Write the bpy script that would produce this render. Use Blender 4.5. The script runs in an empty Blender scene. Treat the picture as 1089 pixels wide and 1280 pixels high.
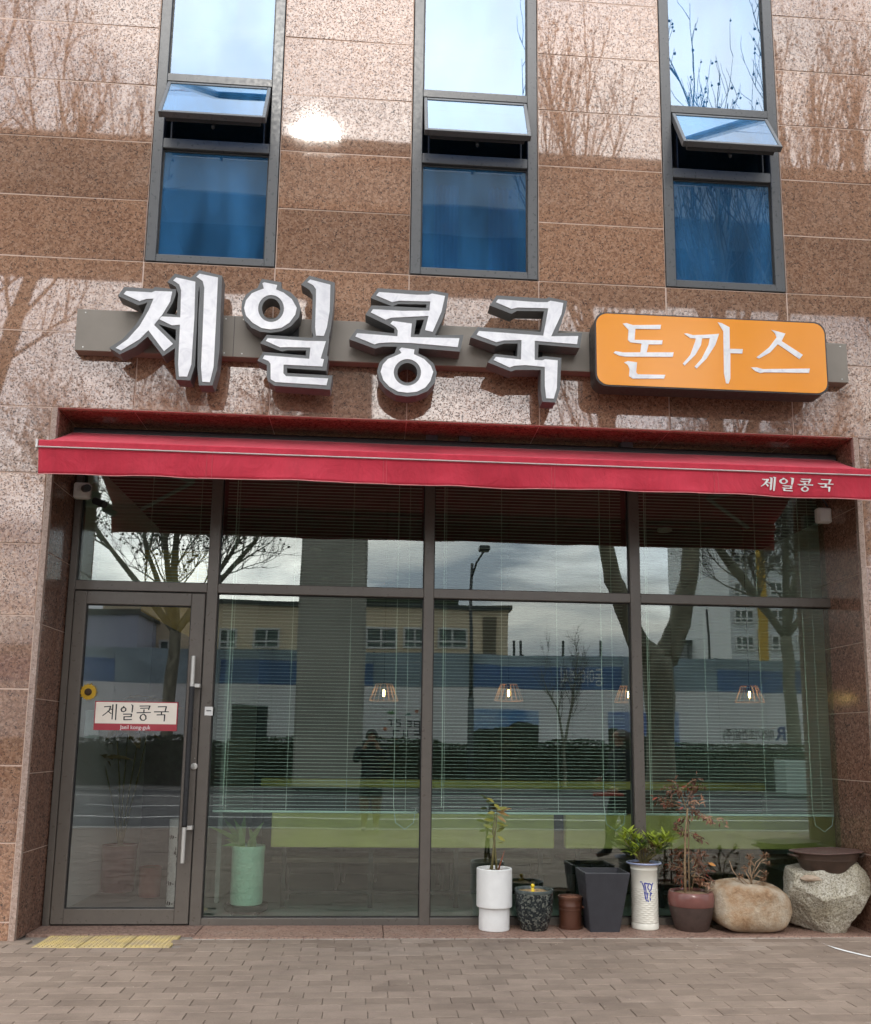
import bpy, bmesh, math, random
import numpy as np
from mathutils import Vector, Matrix, noise
from mathutils.geometry import tessellate_polygon
R = math.radians
rnd = random.Random(7)
SC = bpy.context.scene
COL = SC.collection

# ------------------------------------------------------------------ camera
YAW, PITCH, ROLL, FOC, PCY = 0.06921, 0.15463, 0.01284, 1100.0, 758.0
CAMP = Vector((0.0, -6.8908, 1.46))
_f = Vector((math.sin(YAW)*math.cos(PITCH), math.cos(YAW)*math.cos(PITCH), math.sin(PITCH)))
_r = Vector((math.cos(YAW), -math.sin(YAW), 0)); _u = _r.cross(_f)
CR = math.cos(ROLL)*_r + math.sin(ROLL)*_u
CU = -math.sin(ROLL)*_r + math.cos(ROLL)*_u
CF = _f
cam = bpy.data.cameras.new('camera'); camo = bpy.data.objects.new('camera', cam); COL.objects.link(camo)
M3 = Matrix((CR, CU, -CF)).transposed()
camo.matrix_world = Matrix.Translation(CAMP) @ M3.to_4x4()
cam.sensor_fit = 'HORIZONTAL'; cam.sensor_width = 36.0; cam.lens = FOC/1089*36.0
cam.shift_x = 0.0; cam.shift_y = (PCY-640.0)/1089.0
cam.clip_start = 0.03; cam.clip_end = 2000
SC.camera = camo

# ------------------------------------------------------------------ sky, sun, exposure
SUN_EL, SUN_AZ = R(35.6), R(-4.6)        # sun stands behind the photographer, a little to the left
SUN_DIR = Vector((math.sin(SUN_AZ)*math.cos(SUN_EL), -math.cos(SUN_AZ)*math.cos(SUN_EL), math.sin(SUN_EL)))
W = bpy.data.worlds.new('World'); SC.world = W; W.use_nodes = True
nt = W.node_tree; N = nt.nodes; L = nt.links; N.clear()
out = N.new('ShaderNodeOutputWorld'); bg = N.new('ShaderNodeBackground'); L.new(bg.outputs[0], out.inputs[0])
bg.inputs[1].default_value = 0.1
sky = N.new('ShaderNodeTexSky'); sky.sky_type = 'NISHITA'; sky.sun_disc = False
sky.sun_elevation = SUN_EL; sky.sun_rotation = math.atan2(SUN_DIR.x, SUN_DIR.y)
sky.air_density = 1.0; sky.dust_density = 2.0; sky.ozone_density = 1.5
tc = N.new('ShaderNodeTexCoord')
sep = N.new('ShaderNodeSeparateXYZ'); L.new(tc.outputs['Generated'], sep.inputs[0])
def wmath(op, a, b=None, c=None):
    m = N.new('ShaderNodeMath'); m.operation = op
    for i, v in enumerate((a, b, c)):
        if v is None: continue
        if isinstance(v, (int, float)): m.inputs[i].default_value = v
        else: L.new(v, m.inputs[i])
    return m.outputs[0]
zc = wmath('MAXIMUM', sep.outputs[2], 0.0)
zz = wmath('ADD', zc, 0.12)
px_ = wmath('DIVIDE', sep.outputs[0], zz); py_ = wmath('DIVIDE', sep.outputs[1], zz)
cmb = N.new('ShaderNodeCombineXYZ'); L.new(px_, cmb.inputs[0]); L.new(py_, cmb.inputs[1]); cmb.inputs[2].default_value = 3.7
no = N.new('ShaderNodeTexNoise'); no.inputs['Scale'].default_value = 0.85; no.inputs['Detail'].default_value = 7; no.inputs['Roughness'].default_value = 0.56
no.inputs['Distortion'].default_value = 0.25
L.new(cmb.outputs[0], no.inputs['Vector'])
cr = N.new('ShaderNodeValToRGB'); cr.color_ramp.elements[0].position = 0.30; cr.color_ramp.elements[1].position = 0.54
cr.color_ramp.elements[0].color = (0.46, 0.46, 0.46, 1); L.new(no.outputs[0], cr.inputs[0])
no2 = N.new('ShaderNodeTexNoise'); no2.inputs['Scale'].default_value = 1.15; no2.inputs['Detail'].default_value = 7; no2.inputs['Distortion'].default_value = 0.4
L.new(cmb.outputs[0], no2.inputs['Vector'])
cr2 = N.new('ShaderNodeValToRGB')
cr2.color_ramp.elements[0].position = 0.36; cr2.color_ramp.elements[0].color = (0.36, 0.41, 0.48, 1)
cr2.color_ramp.elements[1].position = 0.64; cr2.color_ramp.elements[1].color = (1.0, 0.97, 0.93, 1)
L.new(no2.outputs[0], cr2.inputs[0])
# thin cloud is brighter round the sun
dv = N.new('ShaderNodeVectorMath'); dv.operation = 'DOT_PRODUCT'; L.new(tc.outputs['Generated'], dv.inputs[0]); dv.inputs[1].default_value = SUN_DIR
gl = wmath('POWER', wmath('MAXIMUM', dv.outputs['Value'], 0.0), 5.0)
gain = wmath('MULTIPLY', wmath('MULTIPLY_ADD', gl, 9.0, 11.0), wmath('MULTIPLY_ADD', zc, 1.25, 0.32))   # overcast sky: brighter overhead
sc_ = N.new('ShaderNodeVectorMath'); sc_.operation = 'SCALE'; L.new(cr2.outputs[0], sc_.inputs[0]); L.new(gain, sc_.inputs['Scale'])
skg = N.new('ShaderNodeVectorMath'); skg.operation = 'SCALE'; L.new(sky.outputs[0], skg.inputs[0]); skg.inputs['Scale'].default_value = 2.2
mx = N.new('ShaderNodeMixRGB'); L.new(cr.outputs[0], mx.inputs[0]); L.new(skg.outputs[0], mx.inputs[1]); L.new(sc_.outputs[0], mx.inputs[2])
L.new(mx.outputs[0], bg.inputs[0])
sun = bpy.data.lights.new('sun', 'SUN'); suno = bpy.data.objects.new('sun', sun); COL.objects.link(suno)
sun.energy = 0.5; sun.angle = R(2.8); sun.color = (1.0, 0.95, 0.87)
suno.rotation_mode = 'QUATERNION'; suno.rotation_quaternion = SUN_DIR.to_track_quat('Z', 'Y')
SC.view_settings.view_transform = 'Standard'; SC.view_settings.look = 'None'
SC.view_settings.gamma = 1.0; SC.view_settings.use_curve_mapping = False
SC.view_settings.exposure = 1.45
SC.render.engine = 'CYCLES'
cy = SC.cycles
cy.max_bounces = 10; cy.diffuse_bounces = 3; cy.glossy_bounces = 4; cy.transmission_bounces = 6; cy.transparent_max_bounces = 16
cy.use_denoising = True; cy.caustics_reflective = False; cy.caustics_refractive = False
cy.sample_clamp_indirect = 8.0
try: cy.denoiser = 'OPENIMAGEDENOISE'; cy.denoising_prefilter = 'ACCURATE'
except Exception: pass

# ------------------------------------------------------------------ picture measurements -> points in the place
def at(px, py, Y):
    """the point on the vertical plane y = Y that the photograph shows at pixel (px, py)"""
    d = CF*FOC + CR*(px-544.5) + CU*(PCY-py)
    return CAMP + d*((Y-CAMP.y)/d.y)
GY = 0.56                                  # plane of the shop glass
def refl(px, py, dist):
    """the real point, across the street, whose mirror image in the shop glass shows at pixel (px, py)"""
    p = at(px, py, CAMP.y+dist)
    return Vector((p.x, 2*GY-p.y, p.z))

# ------------------------------------------------------------------ object helpers
ROOTLOC = {}
def link(o, parent=None):
    COL.objects.link(o)
    if parent is not None:
        o.parent = parent
        l = ROOTLOC.get(parent.name)
        if l is not None: o.matrix_parent_inverse = Matrix.Translation(-Vector(l))
    return o
def thing(name, label, cat, loc=(0, 0, 0), group=None):
    o = bpy.data.objects.new(name, None); COL.objects.link(o); o.location = loc
    o.empty_display_size = 0.1
    ROOTLOC[o.name] = tuple(loc); o['label'] = label; o['category'] = cat
    if group: o['group'] = group
    return o
def tag(o, label, cat, group=None):
    o['label'] = label; o['category'] = cat
    if group: o['group'] = group
    return o
class MB:
    def __init__(s): s.v = []; s.f = []; s.m = []; s.cm = 0
    def add(s, vs, fs):
        b = len(s.v); s.v += [tuple(x) for x in vs]; s.f += [tuple(i+b for i in f) for f in fs]; s.m += [s.cm]*len(fs); return s
    def box(s, x0, x1, y0, y1, z0, z1):
        return s.add([(x0,y0,z0),(x1,y0,z0),(x1,y1,z0),(x0,y1,z0),(x0,y0,z1),(x1,y0,z1),(x1,y1,z1),(x0,y1,z1)],
                     [(0,3,2,1),(4,5,6,7),(0,1,5,4),(1,2,6,5),(2,3,7,6),(3,0,4,7)])
    def bbox(s, x0, x1, y0, y1, z0, z1, b=0.004):
        """box with chamfered edges"""
        bm = bmesh.new(); bmesh.ops.create_cube(bm, size=1.0)
        bmesh.ops.transform(bm, matrix=Matrix.Translation(((x0+x1)/2,(y0+y1)/2,(z0+z1)/2)) @ Matrix.Diagonal((x1-x0,y1-y0,z1-z0,1)), verts=bm.verts)
        bmesh.ops.bevel(bm, geom=bm.edges[:], offset=b, segments=1, affect='EDGES')
        s.frombm(bm); return s
    def frombm(s, bm):
        bm.verts.index_update()
        s.add([v.co[:] for v in bm.verts], [[v.index for v in f.verts] for f in bm.faces]); bm.free(); return s
    def tube(s, pts, rad, n=6, cap=True):
        pts = [Vector(p) for p in pts]
        if not isinstance(rad, (list, tuple)): rad = [rad]*len(pts)
        b = len(s.v); prev = None; vs = []
        for i, p in enumerate(pts):
            t = (pts[min(i+1, len(pts)-1)] - pts[max(i-1, 0)]).normalized()
            if prev is None:
                a = Vector((0, 0, 1)) if abs(t.z) < 0.9 else Vector((1, 0, 0)); x = t.cross(a).normalized()
            else:
                x = (prev - t*prev.dot(t)).normalized()
            prev = x; y = t.cross(x)
            for k in range(n):
                q = 2*math.pi*k/n; vs.append(p + (x*math.cos(q) + y*math.sin(q))*rad[i])
        fs = []
        for i in range(len(pts)-1):
            for k in range(n):
                k2 = (k+1) % n; fs.append((i*n+k, i*n+k2, (i+1)*n+k2, (i+1)*n+k))
        if cap: fs.append(tuple(range(n))[::-1]); fs.append(tuple((len(pts)-1)*n+k for k in range(n)))
        return s.add(vs, fs)
    def lathe(s, prof, c=(0, 0, 0), n=40, sx=1.0, sy=1.0):
        vs = []; fs = []
        for (r, z) in prof:
            for k in range(n):
                q = 2*math.pi*k/n; vs.append((c[0]+r*sx*math.cos(q), c[1]+r*sy*math.sin(q), c[2]+z))
        for i in range(len(prof)-1):
            for k in range(n):
                k2 = (k+1) % n; fs.append((i*n+k, i*n+k2, (i+1)*n+k2, (i+1)*n+k))
        if prof[0][0] > 1e-6: fs.append(tuple(range(n))[::-1])
        if prof[-1][0] > 1e-6: fs.append(tuple((len(prof)-1)*n+k for k in range(n)))
        return s.add(vs, fs)
    def prism(s, loops, fn, d0, d1):
        """solid between depth d0 (front) and d1 (back) from 2-D loops (first = outline, others = holes); fn(u, v, d) -> point"""
        flat = [p for lp in loops for p in lp]; n = len(flat)
        tris = tessellate_polygon([[Vector((p[0], p[1], 0)) for p in lp] for lp in loops])
        vs = [fn(p[0], p[1], d0) for p in flat] + [fn(p[0], p[1], d1) for p in flat]
        fs = []
        for t in tris: fs.append(tuple(t)); fs.append(tuple(i+n for i in t)[::-1])
        o = 0
        for lp in loops:
            m = len(lp)
            for i in range(m):
                a = o+i; b = o+(i+1) % m; fs.append((a, b, b+n, a+n))
            o += m
        s.add(vs, fs); return s
    def build(s, name, mat=None, parent=None, smooth=False, fix=False):
        me = bpy.data.meshes.new(name); me.from_pydata(s.v, [], s.f)
        mats = mat if isinstance(mat, (list, tuple)) else [mat]
        for m in mats:
            if m is not None: me.materials.append(m)
        if len(mats) > 1: me.polygons.foreach_set('material_index', s.m)
        if smooth: me.polygons.foreach_set('use_smooth', [True]*len(me.polygons))
        if fix:
            bm = bmesh.new(); bm.from_mesh(me); bmesh.ops.remove_doubles(bm, verts=bm.verts, dist=1e-5)
            bmesh.ops.recalc_face_normals(bm, faces=bm.faces); bm.to_mesh(me); bm.free()
        me.update()
        o = bpy.data.objects.new(name, me); return link(o, parent)
def smooth_by_angle(o, ang=35):
    me = o.data
    bm = bmesh.new(); bm.from_mesh(me)
    for f in bm.faces: f.smooth = True
    for e in bm.edges:
        if len(e.link_faces) == 2 and e.calc_face_angle(0) > R(ang): e.smooth = False
    bm.to_mesh(me); bm.free(); return o
def inst(me, name, loc, parent, rot=(0, 0, 0), scale=None):
    o = bpy.data.objects.new(name, me); o.location = loc; o.rotation_euler = rot
    if scale: o.scale = scale
    return link(o, parent)
def struct(o): o['kind'] = 'structure'; return o
def stuff(o): o['kind'] = 'stuff'; return o

# ------------------------------------------------------------------ material helpers
def srgb(r, g, b):
    f = lambda c: (c/255/12.92) if c/255 <= 0.04045 else ((c/255+0.055)/1.055)**2.4
    return (f(r), f(g), f(b))
class NT:
    def __init__(s, name):
        s.m = bpy.data.materials.new(name); s.m.use_nodes = True; s.t = s.m.node_tree; s.n = s.t.nodes; s.l = s.t.links
        s.p = s.n['Principled BSDF']; s.out = s.n['Material Output']
        g = s.n.new('ShaderNodeNewGeometry'); s.pos = g.outputs['Position']; s.island = g.outputs['Random Per Island']; s.geo = g
        oi = s.n.new('ShaderNodeObjectInfo'); s.rand = oi.outputs['Random']
    def set(s, **k):
        for a, b in k.items():
            i = s.p.inputs[a.replace('_', ' ')]
            i.default_value = (*b, 1) if isinstance(b, tuple) and len(b) == 3 else b
    def noise(s, scale, detail=4, rough=0.55, vec=None, dist=0.0, stretch=None):
        n = s.n.new('ShaderNodeTexNoise'); n.inputs['Scale'].default_value = scale; n.inputs['Detail'].default_value = detail
        n.inputs['Roughness'].default_value = rough; n.inputs['Distortion'].default_value = dist
        v = vec if vec is not None else s.pos
        if stretch:
            mp = s.n.new('ShaderNodeMapping'); mp.inputs['Scale'].default_value = stretch; s.l.new(v, mp.inputs[0]); v = mp.outputs[0]
        s.l.new(v, n.inputs['Vector']); return n.outputs[0]
    def voro(s, scale, feature='F1', out='Color', vec=None):
        n = s.n.new('ShaderNodeTexVoronoi'); n.inputs['Scale'].default_value = scale; n.feature = feature
        s.l.new(vec if vec is not None else s.pos, n.inputs['Vector']); return n.outputs[out]
    def ramp(s, fac, stops, interp='LINEAR'):
        r = s.n.new('ShaderNodeValToRGB'); r.color_ramp.interpolation = interp
        e = r.color_ramp.elements
        while len(e) < len(stops): e.new(0.5)
        for x, (p, c) in zip(e, stops): x.position = p; x.color = (*c, 1) if len(c) == 3 else c
        s.l.new(fac, r.inputs[0]); return r.outputs[0]
    def mix(s, fac, a, b, mode='MIX'):
        m = s.n.new('ShaderNodeMixRGB'); m.blend_type = mode
        for i, v in ((0, fac), (1, a), (2, b)):
            if isinstance(v, (int, float)): m.inputs[i].default_value = v
            elif isinstance(v, tuple): m.inputs[i].default_value = (*v, 1)
            else: s.l.new(v, m.inputs[i])
        return m.outputs[0]
    def math(s, op, a, b=None):
        m = s.n.new('ShaderNodeMath'); m.operation = op
        for i, v in enumerate((a, b)):
            if v is None: continue
            if isinstance(v, (int, float)): m.inputs[i].default_value = v
            else: s.l.new(v, m.inputs[i])
        return m.outputs[0]
    def sepc(s, c):
        x = s.n.new('ShaderNodeSeparateColor'); s.l.new(c, x.inputs[0]); return x.outputs
    def bump(s, h, strength=0.3, dist=0.01):
        b = s.n.new('ShaderNodeBump'); b.inputs['Strength'].default_value = strength; b.inputs['Distance'].default_value = dist
        s.l.new(h, b.inputs['Height']); s.l.new(b.outputs[0], s.p.inputs['Normal'])
    def col(s, c): s.l.new(c, s.p.inputs['Base Color'])
    def rough(s, c): s.l.new(c, s.p.inputs['Roughness'])
def vary(n, base, amt=0.12, scale=12, detail=5):
    """base colour with gentle blotches"""
    nz = n.noise(scale, detail)
    lo = tuple(c*(1-amt) for c in base); hi = tuple(min(1, c*(1+amt)) for c in base)
    return n.ramp(nz, [(0.3, lo), (0.7, hi)])
def simple(name, base, rough=0.5, metal=0.0, amt=0.1, scale=14, bump=0.0, bscale=120, spec=None):
    n = NT(name); n.col(vary(n, base, amt, scale)); n.set(Roughness=rough, Metallic=metal)
    r = n.noise(scale*2.3, 4); n.rough(n.ramp(r, [(0.3, (max(0.02, rough-0.08),)*3), (0.7, (min(1, rough+0.1),)*3)]))
    if bump: n.bump(n.noise(bscale, 3), bump, 0.004)
    if spec is not None: n.set(Specular_IOR_Level=spec)
    return n.m
def granite(name, tones, gloss=0.06, ior=1.75, bright=1.0):
    n = NT(name); t = [tuple(c*bright for c in x) for x in tones]
    wob = n.noise(40, 2, vec=n.pos)
    v1 = n.sepc(n.voro(62))[0]
    v2 = n.sepc(n.voro(120))[1]
    base = n.ramp(v1, [(0.0, t[0]), (0.38, t[1]), (0.68, t[2]), (1.0, t[3])])
    fine = n.noise(210, 3)
    base = n.mix(0.35, base, n.ramp(fine, [(0.35, t[0]), (0.65, t[3])]))
    dark = n.ramp(v2, [(0.0, (0, 0, 0)), (0.76, (0, 0, 0)), (0.79, (1, 1, 1))], 'LINEAR')
    dn = n.ramp(n.noise(26, 3), [(0.4, (0.1,)*3), (0.6, (0.85,)*3)])
    base = n.mix(n.math('MULTIPLY', n.sepc(dark)[0], n.sepc(dn)[0]), base, t[4])
    big = n.noise(1.1, 3)
    base = n.mix(0.5, base, n.ramp(big, [(0.3, (0.72, 0.72, 0.73)), (0.7, (1.0, 0.98, 0.95))]), 'MULTIPLY')
    base = n.mix(1.0, base, n.ramp(n.rand, [(0, (0.84, 0.84, 0.85)), (0.5, (1, 0.98, 0.97)), (1, (1.12, 1.09, 1.06))]), 'MULTIPLY')
    sp = n.math('MULTIPLY', n.sepc(n.ramp(n.sepc(n.voro(62))[2], [(0.0, (0.34,)*3), (0.5, (0.5,)*3), (1.0, (0.62,)*3)]))[0], n.math('SUBTRACT', 1.0, n.math('MULTIPLY', n.sepc(dark)[0], 0.75)))
    n.l.new(sp, n.p.inputs['Specular IOR Level'])
    n.col(base); n.set(IOR=ior)
    n.rough(n.ramp(n.noise(5, 5), [(0.3, (gloss*0.75,)*3), (0.75, (gloss*1.5,)*3)]))
    return n.m
def glass(name, tint, refl0, tintr=(1, 1, 1), power=5.0, haze=None):
    m = bpy.data.materials.new(name); m.use_nodes = True; t = m.node_tree; t.nodes.clear()
    o = t.nodes.new('ShaderNodeOutputMaterial'); mixn = t.nodes.new('ShaderNodeMixShader')
    tr = t.nodes.new('ShaderNodeBsdfTransparent'); tr.inputs[0].default_value = (*tint, 1)
    g = t.nodes.new('ShaderNodeBsdfGlossy'); g.inputs['Roughness'].default_value = 0.0; g.inputs[0].default_value = (*tintr, 1)
    lw = t.nodes.new('ShaderNodeLayerWeight'); lw.inputs[0].default_value = 0.5
    pw = t.nodes.new('ShaderNodeMath'); pw.operation = 'POWER'; t.links.new(lw.outputs['Facing'], pw.inputs[0]); pw.inputs[1].default_value = power
    ma = t.nodes.new('ShaderNodeMath'); ma.operation = 'MULTIPLY_ADD'; t.links.new(pw.outputs[0], ma.inputs[0]); ma.inputs[1].default_value = 1-refl0; ma.inputs[2].default_value = refl0
    # faint waviness of float glass
    tcn = t.nodes.new('ShaderNodeNewGeometry'); nz = t.nodes.new('ShaderNodeTexNoise'); nz.inputs['Scale'].default_value = 1.3; nz.inputs['Detail'].default_value = 1
    t.links.new(tcn.outputs['Position'], nz.inputs['Vector'])
    b = t.nodes.new('ShaderNodeBump'); b.inputs['Strength'].default_value = 0.05; b.inputs['Distance'].default_value = 0.02; t.links.new(nz.outputs[0], b.inputs['Height'])
    t.links.new(b.outputs[0], g.inputs['Normal'])
    base = tr.outputs[0]
    if haze:
        df = t.nodes.new('ShaderNodeBsdfDiffuse'); df.inputs[0].default_value = (*haze[0], 1)
        fz = t.nodes.new('ShaderNodeTexNoise'); fz.inputs['Scale'].default_value = 2.2; fz.inputs['Detail'].default_value = 4
        fm = t.nodes.new('ShaderNodeMapping'); fm.inputs['Scale'].default_value = (1.6, 1, 0.35); t.links.new(tcn.outputs['Position'], fm.inputs[0]); t.links.new(fm.outputs[0], fz.inputs['Vector'])
        fr_ = t.nodes.new('ShaderNodeValToRGB'); fr_.color_ramp.elements[0].position = 0.35; fr_.color_ramp.elements[0].color = (*[c*0.7 for c in haze[0]], 1); fr_.color_ramp.elements[1].position = 0.72; fr_.color_ramp.elements[1].color = (*[min(1, c*2.0) for c in haze[0]], 1)
        t.links.new(fz.outputs[0], fr_.inputs[0]); t.links.new(fr_.outputs[0], df.inputs[0])
        m2 = t.nodes.new('ShaderNodeMixShader'); m2.inputs[0].default_value = haze[1]
        t.links.new(tr.outputs[0], m2.inputs[1]); t.links.new(df.outputs[0], m2.inputs[2]); base = m2.outputs[0]
    t.links.new(ma.outputs[0], mixn.inputs[0]); t.links.new(base, mixn.inputs[1]); t.links.new(g.outputs[0], mixn.inputs[2])
    t.links.new(mixn.outputs[0], o.inputs[0]); return m
def emit(name, c, s):
    n = NT(name); n.set(Base_Color=c, Emission_Color=c, Emission_Strength=s); return n.m

GR_TONES = [(0.175, 0.088, 0.056), (0.33, 0.178, 0.108), (0.395, 0.228, 0.146), (0.47, 0.305, 0.215), (0.048, 0.040, 0.040)]
M = {}
M['granite'] = granite('polished_brown_granite', GR_TONES, 0.025, 1.95)
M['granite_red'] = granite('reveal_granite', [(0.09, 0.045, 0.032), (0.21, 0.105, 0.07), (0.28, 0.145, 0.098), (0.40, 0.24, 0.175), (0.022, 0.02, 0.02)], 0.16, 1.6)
M['granite_sill'] = granite('sill_granite', [(0.16, 0.09, 0.07), (0.24, 0.15, 0.115), (0.29, 0.185, 0.145), (0.34, 0.24, 0.19), (0.07, 0.05, 0.045)], 0.5, 1.45)
M['trim'] = granite('cut_granite_edge', [(0.30, 0.21, 0.17), (0.38, 0.28, 0.23), (0.44, 0.33, 0.28), (0.52, 0.42, 0.36), (0.2, 0.15, 0.13)], 0.5, 1.45)
M['joint'] = simple('pink_joint_mortar', (0.58, 0.43, 0.35), 0.8)
M['frame_up'] = simple('grey_window_aluminium', (0.085, 0.088, 0.092), 0.32, 0.0, 0.06)
M['frame'] = simple('bronze_grey_aluminium', (0.115, 0.100, 0.086), 0.34, 0.0, 0.06)
M['dark'] = simple('black_gasket', (0.012, 0.012, 0.013), 0.5)
M['glass'] = glass('green_tinted_shop_glass', (0.85, 0.95, 0.90), 0.118)
M['glass_door'] = glass('door_glass', (0.90, 0.92, 0.91), 0.11)
M['glass_blue'] = glass('blue_mirror_glass', (0.16, 0.42, 0.72), 0.175, (0.82, 0.93, 1.0), 4.0, ((0.05, 0.21, 0.42), 0.33))
M['steel'] = simple('brushed_steel', (0.60, 0.59, 0.56), 0.42, 0.7, 0.03)
M['white_plastic'] = simple('white_plastic', (0.68, 0.67, 0.64), 0.4, 0, 0.06)
M['black_plastic'] = simple('black_plastic', (0.018, 0.018, 0.02), 0.35)
M['white_paint'] = simple('white_paint', (0.75, 0.75, 0.73), 0.5, 0, 0.04)
M['asphalt'] = simple('asphalt', (0.052, 0.053, 0.056), 0.85, 0, 0.25, 3, 0.4, 90)
M['concrete'] = simple('viaduct_concrete', (0.30, 0.29, 0.25), 0.85, 0, 0.16, 0.7)
M['concrete_pale'] = simple('kerb_concrete', (0.36, 0.35, 0.33), 0.85, 0, 0.12, 3)

# ================================================================== BUILDING
ROWS = [0.0, 0.134, 0.694, 1.257, 1.829, 2.391, 2.955, 3.526, 4.072, 4.714, 5.357, 5.904, 6.44, 6.974, 7.526, 8.08, 8.63, 9.18, 9.73]
XL, XR, ZT = -2.56, 4.01, 4.072
WIN = [(-1.97, -0.898), (0.22, 1.322), (2.425, 3.495)]
building = thing('restaurant_building', 'brown polished granite street front with three blue windows above a recessed glass shopfront', 'building', (0.7, 0.3, 0))
_tile = {}
def tile_mesh(w, h):
    k = (round(w, 3), round(h, 3))
    if k not in _tile:
        o = MB().bbox(-w/2, w/2, 0.0, 0.03, -h/2, h/2, 0.0025).build('granite_tile', M['granite']); me = o.data
        bpy.data.objects.remove(o); _tile[k] = me
    return _tile[k]
back = MB(); tr = random.Random(3)
def tile(x0, x1, z0, z1):
    g = 0.0045
    inst(tile_mesh(x1-x0-2*g, z1-z0-2*g), 'granite_tile', ((x0+x1)/2, tr.uniform(-0.0012, 0.0012), (z0+z1)/2), building,
         (R(tr.uniform(-0.22, 0.22)), 0, R(tr.uniform(-0.25, 0.25))))
    back.box(x0, x1, 0.0035, 0.30, z0, z1)
for i in range(len(ROWS)-1):
    z0, z1 = ROWS[i], ROWS[i+1]
    if z1 <= ZT+0.001:
        for a, b in ((-5.90, -4.80), (-4.80, -3.70), (-3.70, XL-0.045), (XR+0.045, 5.15), (5.15, 6.25), (6.25, 7.35)): tile(a, b, z0, z1)
    elif z1 <= 5.358:
        xs = [-6.34, -5.25, -4.6, -3.45, -1.97, -0.898, 0.22, 1.322, 2.425, 3.495, 4.60, 5.70, 6.80, 7.35]
        for a, b in zip(xs, xs[1:]): tile(a, b, z0, z1)
    else:
        for a, b in ((-6.34, -5.25), (-5.25, -4.6), (-4.6, -3.45), (-3.45, -1.97), (-0.898, 0.22), (1.322, 2.425), (3.495, 4.60), (4.60, 5.70), (5.70, 6.80), (6.80, 7.35)): tile(a, b, z0, z1)
back.build('wall_core', M['joint'], building)
# pale cut edges of the slabs round the recess
MB().bbox(XL-0.043, XL, -0.004, 0.034, 0.0, ZT-0.003, 0.003).build('edge_strip', M['trim'], building); t = MB(); t.bbox(XR, XR+0.043, -0.004, 0.034, 0.0, ZT-0.003, 0.003)
t.build('edge_strip', M['trim'], building)
MB().bbox(XR+0.043, 5.2, -0.006, 0.02, ZT-0.008, ZT+0.012, 0.002).build('edge_strip', M['trim'], building)
# jambs and soffit of the recess, slab by slab
jr = [0.0, 0.62, 1.20, 1.76, 2.33, 2.90, 3.47, ZT]
for z0, z1 in zip(jr, jr[1:]):
    for sx, x in ((-1, XL), (1, XR)):
        x0, x1 = (x-0.04, x) if sx < 0 else (x, x+0.04)
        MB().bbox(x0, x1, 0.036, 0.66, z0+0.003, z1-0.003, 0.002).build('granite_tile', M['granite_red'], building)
xs = [XL, -1.97, -0.898, 0.22, 1.322, 2.425, 3.495, XR]
for a, b in zip(xs, xs[1:]):
    MB().bbox(a+0.003, b-0.003, 0.034, 0.66, ZT-0.007, ZT+0.03, 0.002).build('granite_tile', M['granite'], building)
b = MB(); b.box(XL-0.03, XL-0.003, 0.04, 0.65, 0, ZT-0.01); b.box(XR+0.003, XR+0.03, 0.04, 0.65, 0, ZT-0.01); b.box(XL, XR, 0.04, 0.65, ZT-0.004, ZT+0.02); b.box(XL-0.30, XL-0.045, 0.31, 0.70, 0, ZT); b.box(XR+0.045, XR+0.30, 0.31, 0.70, 0, ZT); b.box(XL-0.3, XR+0.3, 0.02, 0.70, ZT+0.034, ZT+0.12)
b.box(-6.34, XL-0.31, 0.31, 0.5, 0, ZT); b.box(XR+0.31, 7.35, 0.31, 0.5, 0, ZT)
b.build('recess_core', M['joint'], building)

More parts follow.
